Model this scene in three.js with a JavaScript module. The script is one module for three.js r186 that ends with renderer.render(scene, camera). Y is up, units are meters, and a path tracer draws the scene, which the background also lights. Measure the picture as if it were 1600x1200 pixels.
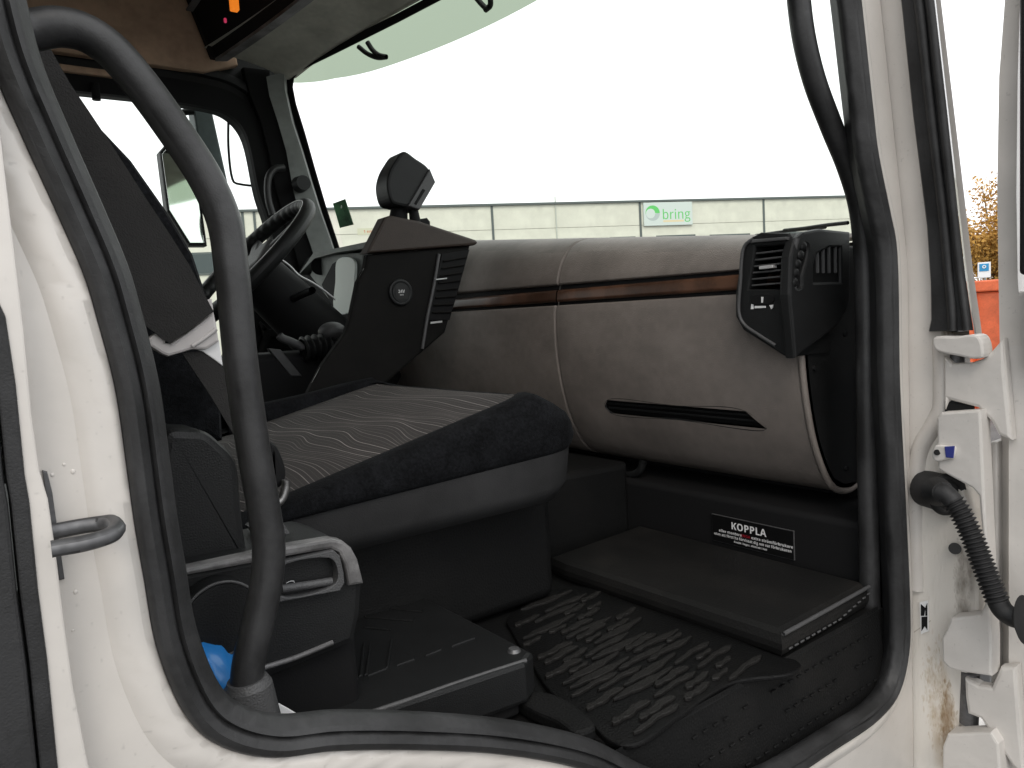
import * as THREE from 'three';
import { RoundedBoxGeometry } from 'three/addons/geometries/RoundedBoxGeometry.js';
import { mergeGeometries, mergeVertices, toCreasedNormals } from 'three/addons/utils/BufferGeometryUtils.js';

// ---------------------------------------------------------------- camera, sky, sun, exposure
const EYE = 1.6;                       // the drawing frame has y = 0 at 1.6 m above the yard
const scene = new THREE.Scene();
const camera = new THREE.PerspectiveCamera(55.1, 4 / 3, 0.05, 900);
camera.position.set(0, EYE, 0);
{
  const yaw = 53.45 * Math.PI / 180, pitch = 4.91 * Math.PI / 180, roll = 3.32 * Math.PI / 180;
  const V = new THREE.Vector3(Math.cos(yaw), 0, -Math.sin(yaw)), R = new THREE.Vector3(Math.sin(yaw), 0, Math.cos(yaw)), Y = new THREE.Vector3(0, 1, 0);
  const F = V.clone().multiplyScalar(Math.cos(pitch)).addScaledVector(Y, -Math.sin(pitch));
  const U = Y.clone().multiplyScalar(Math.cos(pitch)).addScaledVector(V, Math.sin(pitch));
  camera.up.copy(U.multiplyScalar(Math.cos(roll)).addScaledVector(R, Math.sin(roll)));
  camera.lookAt(camera.position.clone().add(F));
}
const SKYW = 64, SKYH = 32, skyData = new Float32Array(SKYW * SKYH * 4);
for (let j = 0; j < SKYH; j++) for (let i = 0; i < SKYW; i++) {
  const el = ((j + .5) / SKYH - .5) * Math.PI, s = Math.max(0, Math.sin(el)), L = .9 + .2 * s, k = (j * SKYW + i) * 4;
  skyData[k] = L * .985; skyData[k + 1] = L; skyData[k + 2] = L * 1.015; skyData[k + 3] = 1;
}
const sky = new THREE.DataTexture(skyData, SKYW, SKYH, THREE.RGBAFormat, THREE.FloatType);
sky.mapping = THREE.EquirectangularReflectionMapping; sky.magFilter = THREE.LinearFilter; sky.needsUpdate = true;
scene.background = sky; scene.environment = sky;
const sun = new THREE.DirectionalLight(0xfff4e6, .5);
sun.position.set(-6, 14, 9); sun.target.position.set(.5, 1.4, -1);
sun.castShadow = true; sun.shadow.radius = 45;
Object.assign(sun.shadow.camera, { left: -8, right: 8, top: 8, bottom: -8, near: 1, far: 60 });
scene.add(sun, sun.target);
const renderer = new THREE.WebGLRenderer({ antialias: true });
renderer.toneMapping = THREE.LinearToneMapping; renderer.toneMappingExposure = 1.75;
renderer.shadowMap.enabled = true;

// ---------------------------------------------------------------- helpers
let seed = 7; const rnd = () => { seed = (seed * 1664525 + 1013904223) >>> 0; return seed / 4294967296; };
const taken = {};
const numbered = (n) => { const k = taken[n] = (taken[n] ?? -1) + 1; return k ? n + '_' + String(k).padStart(3, '0') : n; };
function thing(name, label, category, group) {
  const g = new THREE.Group(); g.name = numbered(name); g.userData = { label, category }; if (group) g.userData.group = group; scene.add(g); return g;
}
function boxUV(g0) {
  if (g0.userData.uvKept) return g0;
  const g = g0.index ? g0.toNonIndexed() : g0, p = g.attributes.position, n = p.count, uv = new Float32Array(n * 2);
  const a = new THREE.Vector3(), b = new THREE.Vector3(), c = new THREE.Vector3();
  for (let i = 0; i < n; i += 3) {
    a.fromBufferAttribute(p, i); b.fromBufferAttribute(p, i + 1).sub(a); c.fromBufferAttribute(p, i + 2).sub(a); b.cross(c);
    const x = Math.abs(b.x), y = Math.abs(b.y), z = Math.abs(b.z);
    for (let k = 0; k < 3; k++) {
      const X = p.getX(i + k), Y = p.getY(i + k), Z = p.getZ(i + k);
      const [u, v] = x >= y && x >= z ? [Z, Y] : y >= z ? [X, Z] : [X, Y];
      uv[(i + k) * 2] = u; uv[(i + k) * 2 + 1] = v;
    }
  }
  g.setAttribute('uv', new THREE.BufferAttribute(uv, 2)); return g;
}
function part(parent, name, geo, mat, label) {
  const m = new THREE.Mesh(boxUV(geo), mat); m.name = name; m.castShadow = m.receiveShadow = true;
  if (label) m.userData.label = label; parent.add(m); return m;
}
const V2 = (a) => a.map(([x, y]) => new THREE.Vector2(x, y));
const V3 = (a) => a.map((q) => new THREE.Vector3(...q));
const smooth2 = (a, n, closed = true) => new THREE.CatmullRomCurve3(a.map(([x, y]) => new THREE.Vector3(x, y, 0)), closed, 'centripetal').getPoints(n).slice(0, closed ? -1 : undefined).map((p) => [p.x, p.y]);
function extrude(pts, d, bev, holes = []) {
  const s = new THREE.Shape(V2(pts)); for (const h of holes) s.holes.push(new THREE.Path(V2(h)));
  const b = Math.min(bev, d * .4);
  const g = new THREE.ExtrudeGeometry(s, { depth: d - 2 * b, bevelEnabled: b > 0, bevelSize: b, bevelThickness: b, bevelOffset: -b, bevelSegments: 2, curveSegments: 6 });
  g.translate(0, 0, b); return g;
}
const exXY = (pts, z0, z1, bev = .002, holes) => extrude(pts, z1 - z0, bev, holes).translate(0, 0, z0);
const neg = (a) => a.map(([x, y]) => [-x, y]);
const exZY = (pts, x0, x1, bev = .002, holes = []) => extrude(neg(pts), x1 - x0, bev, holes.map(neg)).rotateY(Math.PI / 2).translate(x0, 0, 0);
const negY = (a) => a.map(([x, y]) => [x, -y]);
const exXZ = (pts, y0, y1, bev = .002, holes = []) => extrude(negY(pts), y1 - y0, bev, holes.map(negY)).rotateX(-Math.PI / 2).translate(0, y0, 0);
const tube = (pts, r, seg = 60, rs = 12, closed = false) => new THREE.TubeGeometry(new THREE.CatmullRomCurve3(V3(pts), closed, 'centripetal'), seg, r, rs, closed);
const box = (x0, x1, y0, y1, z0, z1, r = .003) => new RoundedBoxGeometry(Math.abs(x1 - x0), Math.abs(y1 - y0), Math.abs(z1 - z0), 2, Math.min(r, Math.min(Math.abs(x1 - x0), Math.abs(y1 - y0), Math.abs(z1 - z0)) * .45)).translate((x0 + x1) / 2, (y0 + y1) / 2, (z0 + z1) / 2);
const plain = (x0, x1, y0, y1, z0, z1) => new THREE.BoxGeometry(Math.abs(x1 - x0), Math.abs(y1 - y0), Math.abs(z1 - z0)).translate((x0 + x1) / 2, (y0 + y1) / 2, (z0 + z1) / 2);
function cyl(a, b, r0, r1 = r0, seg = 24) {
  const A = new THREE.Vector3(...a), B = new THREE.Vector3(...b), d = B.clone().sub(A), g = new THREE.CylinderGeometry(r1, r0, d.length(), seg);
  g.applyQuaternion(new THREE.Quaternion().setFromUnitVectors(new THREE.Vector3(0, 1, 0), d.normalize())); const m = A.add(B).multiplyScalar(.5); return g.translate(m.x, m.y, m.z);
}
const strip = (g) => { const o = g.index ? g.toNonIndexed() : g; for (const k of Object.keys(o.attributes)) if (k !== 'position' && k !== 'normal') o.deleteAttribute(k); return o; };
const merge = (...gs) => mergeGeometries(gs.flat().map(strip));
// a sheet from rows of points (rows[i][j] = [x,y,z])
function sheet(rows, closedV = false, skip) {
  const nu = rows.length, nv = rows[0].length, pos = [], idx = [];
  for (const r of rows) for (const q of r) pos.push(...q);
  for (let i = 0; i < nu - 1; i++) for (let j = 0; j < (closedV ? nv : nv - 1); j++) {
    if (skip && skip(i, j)) continue;
    const a = i * nv + j, b = i * nv + (j + 1) % nv, c = a + nv, d = b + nv; idx.push(a, c, b, b, c, d);
  }
  const g = new THREE.BufferGeometry(); g.setAttribute('position', new THREE.Float32BufferAttribute(pos, 3)); g.setIndex(idx); g.computeVertexNormals(); return g;
}
// a solid between two polylines, given thickness along a vector
function slab(left, right, t) {
  const add = (q) => [q[0] + t[0], q[1] + t[1], q[2] + t[2]];
  const n = Math.min(left.length, right.length), rows = [];
  for (let i = 0; i < n; i++) rows.push([left[i], right[i], add(right[i]), add(left[i])]);
  const g = sheet(rows, true);
  const cap = (r, flip) => { const q = new THREE.BufferGeometry(); q.setAttribute('position', new THREE.Float32BufferAttribute([r[0], r[1], r[2], r[0], r[2], r[3]].flat(), 3)); q.computeVertexNormals(); return q; };
  return toCreasedNormals(mergeGeometries([strip(g), strip(cap(rows[0])), strip(cap(rows[n - 1]))]), .5);
}
// a profile [offset outwards, z] carried round a closed outline in the xy plane
function sweepXY(outline, profile, closed = true) {
  const n = outline.length, rows = [];
  for (let i = 0; i < n; i++) {
    const a = outline[(i - 1 + n) % n], b = outline[(i + 1) % n], dx = b[0] - a[0], dy = b[1] - a[1], l = Math.hypot(dx, dy) || 1, nx = dy / l, ny = -dx / l;
    rows.push(profile.map(([o, z]) => [outline[i][0] + nx * o, outline[i][1] + ny * o, z]));
  }
  if (closed) rows.push(rows[0]);
  return toCreasedNormals(sheet(rows, true), .9);
}
function offset(outline, o) {
  const n = outline.length;
  return outline.map((q, i) => { const a = outline[(i - 1 + n) % n], b = outline[(i + 1) % n], dx = b[0] - a[0], dy = b[1] - a[1], l = Math.hypot(dx, dy) || 1; return [q[0] + dy / l * o, q[1] - dx / l * o]; });
}

// ---------------------------------------------------------------- textures and materials
const hash = (x, y, s) => { let h = (x * 374761393 + y * 668265263 + s * 974634777) | 0; h = Math.imul(h ^ (h >>> 13), 1274126177); return ((h ^ (h >>> 16)) >>> 0) / 4294967296; };
function vnoise(x, y, per, s) {
  const xi = Math.floor(x), yi = Math.floor(y), fx = x - xi, fy = y - yi, u = fx * fx * (3 - 2 * fx), v = fy * fy * (3 - 2 * fy), m = (a) => ((a % per) + per) % per;
  const a = hash(m(xi), m(yi), s), b = hash(m(xi + 1), m(yi), s), c = hash(m(xi), m(yi + 1), s), d = hash(m(xi + 1), m(yi + 1), s);
  return a + (b - a) * u + (c - a) * v + (a - b - c + d) * u * v;
}
const fbm = (x, y, per, oct, s) => { let t = 0, w = .5, f = 1; for (let o = 0; o < oct; o++) { t += w * vnoise(x * f, y * f, per * f, s + o); w *= .5; f *= 2; } return t / (1 - Math.pow(.5, oct)); };
function dtex(n, fn, metres, srgb) {
  const d = new Uint8Array(n * n * 4);
  for (let j = 0; j < n; j++) for (let i = 0; i < n; i++) { const r = fn(i / n, j / n), k = (j * n + i) * 4; for (let c = 0; c < 3; c++) d[k + c] = Math.max(0, Math.min(255, (Array.isArray(r) ? r[c] : r) * 255)); d[k + 3] = 255; }
  const t = new THREE.DataTexture(d, n, n); t.wrapS = t.wrapT = THREE.RepeatWrapping; t.magFilter = THREE.LinearFilter; t.minFilter = THREE.LinearMipmapLinearFilter; t.generateMipmaps = true;
  if (srgb) t.colorSpace = THREE.SRGBColorSpace; t.repeat.set(1 / metres, 1 / metres); t.needsUpdate = true; return t;
}
function worley(u, v, n, s) {
  const x = u * n, y = v * n, xi = Math.floor(x), yi = Math.floor(y); let d1 = 9, d2 = 9;
  for (let a = -1; a <= 1; a++) for (let b = -1; b <= 1; b++) {
    const cx = ((xi + a) % n + n) % n, cy = ((yi + b) % n + n) % n, px = xi + a + hash(cx, cy, s), py = yi + b + hash(cx, cy, s + 1), d = Math.hypot(px - x, py - y);
    if (d < d1) { d2 = d1; d1 = d; } else if (d < d2) d2 = d;
  }
  return d2 - d1;
}
const T = {
  paint: dtex(512, (u, v) => { const a = fbm(u * 9, v * 9, 9, 5, 81), s = vnoise(u * 160, v * 160, 160, 83); return .95 + .05 * Math.min(1, Math.max(0, .5 + (a - .5) * 2)) - (s > .93 ? (s - .93) * 1.6 : 0); }, .5, true),
  leather: dtex(512, (u, v) => .15 + .85 * Math.min(1, worley(u, v, 64, 3) * 1.6), .16),
  coarse: dtex(512, (u, v) => .2 + .5 * Math.min(1, worley(u, v, 48, 5) * 1.5) + .3 * fbm(u * 16, v * 16, 16, 3, 9), .22),
  fine: dtex(256, (u, v) => fbm(u * 64, v * 64, 64, 2, 11), .06),
  peel: dtex(256, (u, v) => fbm(u * 32, v * 32, 32, 3, 13), .35),
  blotch: dtex(512, (u, v) => { const a = fbm(u * 5, v * 5, 5, 5, 21), b = fbm(u * 40, v * 40, 40, 2, 22); return .84 + .16 * Math.min(1, Math.max(0, .3 + (a - .5) * 1.5 + .5 * b)); }, .55, true),
  wear: dtex(512, (u, v) => { const a = fbm(u * 7, v * 7, 7, 5, 31), b = fbm(u * 90, v * 90, 90, 2, 33); return .62 + .38 * Math.min(1, Math.max(0, .25 + (a - .45) * 2.2 + .45 * b)); }, .3, true),
  dust: dtex(512, (u, v) => { const a = fbm(u * 6, v * 6, 6, 5, 41), s = hash(Math.floor(u * 512), Math.floor(v * 512), 43); const d = Math.max(0, a - .42) * .9 + (s > .994 ? .35 : 0); return [.62 + d * .5, .62 + d * .45, .62 + d * .4]; }, .42, true),
  rough: dtex(256, (u, v) => .72 + .28 * fbm(u * 9, v * 9, 9, 4, 51), .4),
  velvet: dtex(512, (u, v) => { const a = fbm(u * 60, v * 60, 60, 3, 61), b = fbm(u * 6, v * 6, 6, 3, 62); return .3 + .42 * a + .34 * b; }, .16, true),
  asphalt: dtex(512, (u, v) => { const a = fbm(u * 8, v * 8, 8, 5, 71), b = hash(Math.floor(u * 512), Math.floor(v * 512), 72); return .55 + .3 * a + .15 * b; }, 4, true),
};
const C = (r, g, b) => new THREE.Color().setRGB(r, g, b);
function std(c, rough, o = {}) { return new THREE.MeshStandardMaterial({ color: C(...c), roughness: rough, metalness: 0, ...o }); }
function phy(c, rough, o = {}) { return new THREE.MeshPhysicalMaterial({ color: C(...c), roughness: rough, metalness: 0, ...o }); }
const M = {
  paint: phy([.655, .62, .58], .38, { map: T.paint, bumpMap: T.peel, bumpScale: .0002, clearcoat: .5, clearcoatRoughness: .12 }),
  paintIn: phy([.65, .62, .585], .5, { map: T.paint, bumpMap: T.peel, bumpScale: .0005 }),
  rubber: std([.022, .022, .023], .62, { map: T.wear, bumpMap: T.fine, bumpScale: .00015 }),
  seal: std([.027, .027, .028], .55, { map: T.wear, bumpMap: T.fine, bumpScale: .0001 }),
  plastic: phy([.014, .0145, .015], .5, { specularIntensity: .6, map: T.blotch, bumpMap: T.leather, bumpScale: .00018 }),
  plasticMatt: phy([.010, .0095, .009], .8, { specularIntensity: .3, map: T.blotch, bumpMap: T.leather, bumpScale: .00015 }),
  plasticGrey: std([.085, .085, .087], .5, { map: T.blotch, bumpMap: T.leather, bumpScale: .0003 }),
  plasticLight: std([.2, .195, .195], .42, { map: T.wear, bumpMap: T.fine, bumpScale: .0002 }),
  black: phy([.010, .010, .0105], .7, { bumpMap: T.fine, bumpScale: .0001, specularIntensity: .35 }),
  dash: std([.255, .222, .2], .55, { map: T.blotch, bumpMap: T.leather, bumpScale: .0004 }),
  dashDark: std([.04, .026, .019], .6, { map: T.blotch, bumpMap: T.leather, bumpScale: .0003 }),
  trim: phy([.13, .062, .036], .35, { map: T.wear, clearcoat: .4, clearcoatRoughness: .3 }),
  handle: std([.032, .032, .033], .5, { map: T.wear, bumpMap: T.fine, bumpScale: .00009, roughnessMap: T.rough }),
  floor: phy([.015, .0155, .016], .62, { specularIntensity: .45, map: T.dust, bumpMap: T.coarse, bumpScale: .0006 }),
  step: phy([.026, .0255, .025], .6, { specularIntensity: .5, map: T.dust, bumpMap: T.coarse, bumpScale: .0005 }),
  mat: phy([.011, .011, .0115], .5, { specularIntensity: .4, map: T.dust, bumpMap: T.coarse, bumpScale: .0006 }),
  matRib: phy([.034, .033, .032], .55, { specularIntensity: .5, map: T.dust, bumpMap: T.coarse, bumpScale: .0008 }),
  velvet: phy([.016, .017, .0195], .95, { specularIntensity: .2, map: T.velvet, bumpMap: T.fine, bumpScale: .0006, sheen: .6, sheenRoughness: .5, sheenColor: C(.05, .052, .057) }),
  skirt: phy([.034, .034, .035], .85, { specularIntensity: .4, map: T.blotch, bumpMap: T.fine, bumpScale: .0003 }),
  web: phy([.034, .033, .0325], .8, { specularIntensity: .3, bumpMap: T.fine, bumpScale: .0004, map: T.blotch }),
  lining: std([.55, .54, .47], .9, { map: T.blotch, bumpMap: T.fine, bumpScale: .0005 }),
  tan: std([.66, .45, .32], .85, { map: T.blotch, bumpMap: T.fine, bumpScale: .0005 }),
  pillarTrim: std([.31, .33, .315], .7, { map: T.blotch, bumpMap: T.fine, bumpScale: .0003 }),
  steel: std([.55, .54, .53], .35, { metalness: .9, map: T.wear }),
  steelDark: std([.16, .16, .165], .5, { metalness: .6, map: T.wear }),
  bracket: std([.62, .59, .58], .45, { map: T.blotch }),
  silver: std([.6, .6, .6], .4, { metalness: .3 }),
  white: std([.8, .8, .8], .6),
  glass: phy([.93, .965, .93], .0, { transmission: 1, thickness: 0, ior: 1.1 }),
  asphalt: std([.16, .16, .158], .9, { map: T.asphalt, bumpMap: T.asphalt, bumpScale: .01 }),
};

// ---------------------------------------------------------------- ground and yard
{
  const g = new THREE.CircleGeometry(420, 64).rotateX(-Math.PI / 2).translate(0, -1.6, 0);
  const m = new THREE.Mesh(boxUV(g), M.asphalt); m.name = 'ground'; m.userData = { kind: 'structure', label: 'grey asphalt yard around the truck and the warehouse', category: 'ground' }; m.receiveShadow = true; scene.add(m);
}

// ---------------------------------------------------------------- truck cab: door frame, shell, glass
const cab = thing('truck_cab', 'white truck cab with black door seal around the open passenger doorway', 'truck cab');
const opening = smooth2([[.0, .42], [.03, .29], [.046, .22], [.053, .167], [.064, .127], [.077, .0846], [.088, .046], [.0925, .02], [.0985, -.025], [.1005, -.077], [.1015, -.112], [.1035, -.145], [.107, -.194], [.119, -.238], [.131, -.254], [.155, -.27], [.195, -.282], [.27, -.312], [.358, -.353], [.449, -.407], [.525, -.468], [.6, -.515], [.71, -.547], [.855, -.556], [.97, -.558], [1.015, -.545], [1.037, -.505], [1.04, -.445], [1.03, -.283], [1.018, -.117], [1.014, .068], [1.0, .106], [.968, .189], [.956, .245], [.93, .38], [.88, .62], [.83, .86], [.77, .97], [.6, 1.03], [.15, 1.03], [.02, 1.0], [-.03, .93], [-.035, .7]], 260);
const SEALP = [[.02, -.535], [.010, -.524], [.002, -.518], [-.0008, -.513], [.0012, -.506], [.006, -.500], [.0095, -.4985], [.0115, -.5035], [.0135, -.4985], [.018, -.4955], [.0225, -.497], [.0255, -.502], [.026, -.512], [.026, -.54]];
part(cab, 'door_seal', sweepXY(opening, SEALP), M.seal, 'double lipped black rubber seal around the doorway');
part(cab, 'frame_flange', sweepXY(opening, [[.024, -.512], [.0265, -.504], [.031, -.5015], [.039, -.5020], [.046, -.5045], [.052, -.5085]]), M.paint, 'raised white flange beside the seal');
// the pressed white frame round the opening: ring, outer lip at the rear pillar
{
  const rear = [[.0329,-.0811],[.0331,-.1197],[.0333,-.1652],[.0342,-.2058],[.0373,-.2554]];
  const outer = [[-.09, 1.2], [-.09, .62], [-.05, .38], ...[[.0065,.1519],[.0086,.0875],[.0125,.0102],[.0174,-.0374]], ...rear.map(([x, y]) => [x - .010, y]), [.07, -.42], [.16, -.5], [.4, -.62], [.7, -.72], [1.09, -.72], [1.09, .05], [1.03, .36], [.9, 1.0], [.9, 1.2]];
  part(cab, 'door_frame', exXY(outer, -.521, -.507, .003, [offset(opening, .012).reverse()]), M.paint, 'white painted pressed steel frame around the doorway');
  part(cab, 'frame_lining', box(1.105, 1.17, -.6, .12, -.575, -.515, .004), M.black);
  part(cab, 'frame_lining', slab([[1.1, .1, -.516], [1.05, .36, -.516], [.93, 1.0, -.516]], [[1.1, .1, -.575], [1.05, .36, -.575], [.93, 1.0, -.575]], [.05, 0, 0]), M.black, 'black inner lining of the doorway');
  part(cab, 'frame_lining', box(.1, 1.1, -.72, -.6, -.6, -.522, .004), M.black);
  const lipR = [[.0242,.2477],[.0283,.1486],[.0283,.0849],[.0284,.0437],[.0286,.0088],[.0277,-.0372],[.0284,-.0683],[.0308,-.0848],[.0316,-.1145],[.0319,-.158],[.0327,-.1968],[.0357,-.2443],[.0409,-.2841]];
  const lipL = [[-.0358,.2297],[-.0361,.1389],[-.0277,.0817],[-.0129,.0569],[.0146,.037],[.0199,.018],[.0209,-.0187],[.0203,-.0683],[.021,-.0829],[.0203,-.1338],[.0208,-.173],[.0199,-.2376],[.0206,-.2744]];
  part(cab, 'pillar_lip', exXY([...lipR, ...lipL.reverse()], -.52, -.485, .0012), M.paint, 'white raised edge of the rear door pillar');
  const b1 = [[-.0362,.2321],[-.0369,.1403],[-.0285,.0825],[-.0135,.0574],[.0142,.0374],[.0198,.0182],[.0209,-.0189],[.0202,-.069],[.0209,-.0837],[.0202,-.1351],[.0207,-.1747],[.0198,-.24],[.0208,-.2772]].map(([x, y]) => [x + .001, y]);
  const sh = (a, d) => a.map(([x, y]) => [x - d, y]);
  part(cab, 'pillar_rubber', exXY([...b1, ...sh(b1, .0085).reverse()], -.515, -.483, .0012), M.rubber, 'black rubber strip on the rear pillar');
  part(cab, 'pillar_rubber', exXY([...sh(b1, .0098), ...sh(b1, .06).reverse()], -.515, -.480, .002), M.rubber);
  // pocket slot behind the striker and the striker itself
  part(cab, 'striker_plate', exXY([[.0308,-.0709],[.0332,-.0721],[.0346,-.0849],[.0358,-.1374],[.0328,-.1374],[.0315,-.1035]], -.508, -.5045, .0008), M.steelDark, 'narrow grey slot plate in the rear pillar');
  const st = [[.0312,-.0966],[.0593,-.0979]];
  const sy = -.106;
  part(cab, 'door_striker', tube([[.028, sy - .001, -.458], [.045, sy - .001, -.457], [.056, sy, -.459], [.0605, sy + .001, -.466], [.0615, sy + .001, -.477], [.0605, sy + .001, -.488], [.056, sy, -.495], [.045, sy, -.497], [.028, sy, -.496]], .0047, 60, 12), M.steelDark, 'dark steel latch loop on the rear pillar');
}
for (const [x, y, z] of [[.0421,-.0696,-.507],[.0462,-.0746,-.507],[.0357,-.0747,-.507],[.0649,-.0782,-.507],[.052,-.0732,-.507],[.0407,-.1471,-.507],[.0372,-.17,-.507]]) part(cab, 'water_drop', new THREE.SphereGeometry(.0007 + .0006 * rnd(), 10, 8).scale(1, 1.25, .5).translate(x, y, z), M.paint);
// rear side wall, rear wall, roof, driver side wall
part(cab, 'side_panel', box(-1.15, -.03, -1.0, 1.2, -.56, -.515, .01), M.paint, 'white cab side behind the door');
part(cab, 'rear_wall', box(-1.2, -1.15, -.6, 1.25, -2.66, -.515, .01), M.lining);
part(cab, 'roof', box(-1.2, 1.05, 1.215, 1.26, -2.68, -.5, .02), M.paintIn);
part(cab, 'roof_lining', box(-1.15, .7, 1.2, 1.214, -2.6, -.56, .004), M.lining);
part(cab, 'side_lining', box(-1.14, -.06, -.45, 1.19, -.57, -.5605, .004), M.lining);
part(cab, 'bunk', box(-1.14, -.42, -.45, -.12, -2.55, -.6, .04), M.lining);
part(cab, 'floor_pan', exXZ([[-1.15, -.6], [.5, -.6], [.52, -.535], [1.06, -.535], [1.06, -2.6], [-1.15, -2.6]], -.5, -.456, .002), M.floor, 'black grained rubber floor covering');
{
  const win = smooth2([[-.5, .76], [.3, .772], [.7, .772], [.80, .755], [.853, .70], [.887, .488], [.913, .38], [.935, .2], [.92, .12], [.8, .09], [.74, -.02], [.7, -.12], [.5, -.13], [-.45, -.13], [-.55, -.05], [-.55, .68]], 120).reverse();
  const wall = [[-1.15, -.6], [1.06, -.6], [1.12, .1], [1.1, .45], [1.0, .9], [.98, 1.2], [-1.15, 1.2]];
  part(cab, 'driver_side_wall', exXY(wall, -2.68, -2.585, .003, [win.slice().reverse()]), M.plastic, 'dark trim of the driver side around its window');
  part(cab, 'driver_window_seal', sweepXY(win, [[.0, -2.60], [-.012, -2.60], [-.012, -2.575], [.02, -2.57], [.06, -2.572], [.065, -2.59]]), M.black, 'black frame round the driver window');
  part(cab, 'driver_window_seal', sweepXY(offset(win, .085), [[.0, -2.585], [.004, -2.568], [.016, -2.564], [.028, -2.568], [.032, -2.585]]), M.rubber);
  const gg = new THREE.ShapeGeometry(new THREE.Shape(V2(offset(win, .005)))).translate(0, 0, -2.63);
  part(cab, 'driver_window', gg, M.glass, 'side window of the driver door');
  part(cab, 'window_catch', cyl([.40, .785, -2.56], [.40, .735, -2.56], .012), M.black);
  part(cab, 'driver_side_lining', exXY([[-1.1, .845], [.72, .862], [.83, .9], [.8, 1.2], [-1.1, 1.2]], -2.582, -2.545, .006), M.tan, 'brown fabric side lining above the driver door');
  part(cab, 'driver_side_lining', exXY([[-1.1, .80], [.45, .808], [.45, .828], [-1.1, .82]], -2.582, -2.553, .004), M.tan);
}
// windscreen: bowed in plan, raked
const wsX = (z, y, o = 0) => 1.13 + .22 * (1 - ((z + 1.53) / .98) ** 2) - .225 * (y - .3) + o;
const lin = (a, b, n) => Array.from({ length: n + 1 }, (_, i) => a + (b - a) * i / n);
{
  const zs = lin(-.56, -2.5, 40), top = (z) => .955 - .075 * ((z + 1.53) / .97) ** 4;
  part(cab, 'windscreen', sheet(lin(0, 1, 12).map((t) => zs.map((z) => { const y = .1 + (top(z) - .1) * t; return [wsX(z, y), y, z]; }))), M.glass, 'large bowed windscreen');
  const ea = [[1.2082,.893,-1.4284],[1.2037,.9128,-1.6319],[1.1827,.9187,-1.8406],[1.1486,.9171,-2.027],[1.1036,.9101,-2.201],[1.0666,.9014,-2.3177],[1.0274,.8913,-2.4253],[1.0079,.8843,-2.4752],[.999,.8699,-2.5028],[.9979,.8442,-2.518],[1.0071,.7912,-2.5242],[1.0299,.6954,-2.5213],[1.0572,.5727,-2.5221],[1.0865,.4448,-2.521],[1.1242,.2909,-2.5141]], eb = [[1.2038,.9151,-1.4409],[1.1982,.9352,-1.6423],[1.1767,.94,-1.8491],[1.1425,.9385,-2.0327],[1.0969,.9324,-2.2064],[1.0596,.9241,-2.3229],[1.0202,.9127,-2.4309],[.9993,.9084,-2.4825],[.9879,.8934,-2.5158],[.9862,.8529,-2.5395],[.9955,.7938,-2.5479],[1.0185,.6956,-2.546],[1.0459,.5702,-2.5477],[1.0753,.4416,-2.5469],[1.1131,.2868,-2.5404]];
  part(cab, 'windscreen_edge', slab(ea, eb, [.004, 0, 0]), M.black, 'black border of the windscreen');
  // front wall under the windscreen
  part(cab, 'front_panel', sheet([-.62, -.3, 0, .1].map((y) => lin(-.54, -2.62, 30).map((z) => [wsX(z, Math.max(y, 0), .012), y, z]))), M.paint, 'white cab front below the windscreen');
  // header lining above the windscreen, overhead console
  const head = lin(-.58, -2.52, 30);
  part(cab, 'header_lining', toCreasedNormals(sheet([0, .25, .5, .72, .86, .95, 1, 1.03].map((t) => head.map((z) => {
    const b = 1 - ((z + 1.53) / .98) ** 2, x0 = wsX(z, top(z), .012), y0 = top(z) + .006, x1 = .72 + .17 * b, y1 = .93 + .05 * b;
    const roll = t > .7 ? -.02 * Math.sin((t - .7) / .33 * Math.PI) : 0;
    return [x1 + (x0 - x1) * t, y1 + (y0 - y1) * t + roll, z];
  })), false), .8), M.lining, 'grey roof lining above the windscreen');
  const oc = thing('overhead_console', 'black overhead console with an orange lamp under the cab roof', 'console');
  const ocx = (z) => .735 + .15 * (1 - ((z + 1.53) / .98) ** 2), ocy = (z) => .895 + .055 * (1 - ((z + 1.53) / .98) ** 2);
  const row = (dx, dy) => lin(-.62, -2.5, 24).map((z) => [ocx(z) + dx, ocy(z) + dy, z]);
  part(oc, 'console_shell', sheet([row(.04, .0), row(.03, -.004), row(.012, .0), row(-.07, .2), row(-.1, .31)]), M.black);
  part(oc, 'console_edge', slab(row(.005, -.012), row(.043, -.006), [0, .01, 0]), M.plasticLight, 'light grey lower edge strip');
  part(oc, 'console_end', exXY([[.775, .897], [.735, .897], [.635, 1.2], [.775, 1.2]], -2.53, -2.5, .003), M.black);
  const lp = [[.7208,.9465,-2.2]][0], lq = [[.7229,.9375,-2.3]][0], lb = (q, a, b) => box(q[0] - a, q[0] + a, q[1] - b, q[1] + b, q[2] - a, q[2] + a, .003);
  part(oc, 'indicator_lamp', lb(lp, .011, .018), std([.9, .3, .03], .4, { emissive: C(1, .25, .02), emissiveIntensity: .4 }), 'small lit orange lamp');
  part(oc, 'indicator_lamp', lb(lq, .004, .007), std([.8, .1, .2], .4, { emissive: C(.8, .05, .15), emissiveIntensity: .25 }), 'tiny pink lamp');
  part(oc, 'switch_frame', box(.64, .66, .985, .99, -2.4, -2.25, .001), M.plasticGrey);
}
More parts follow.
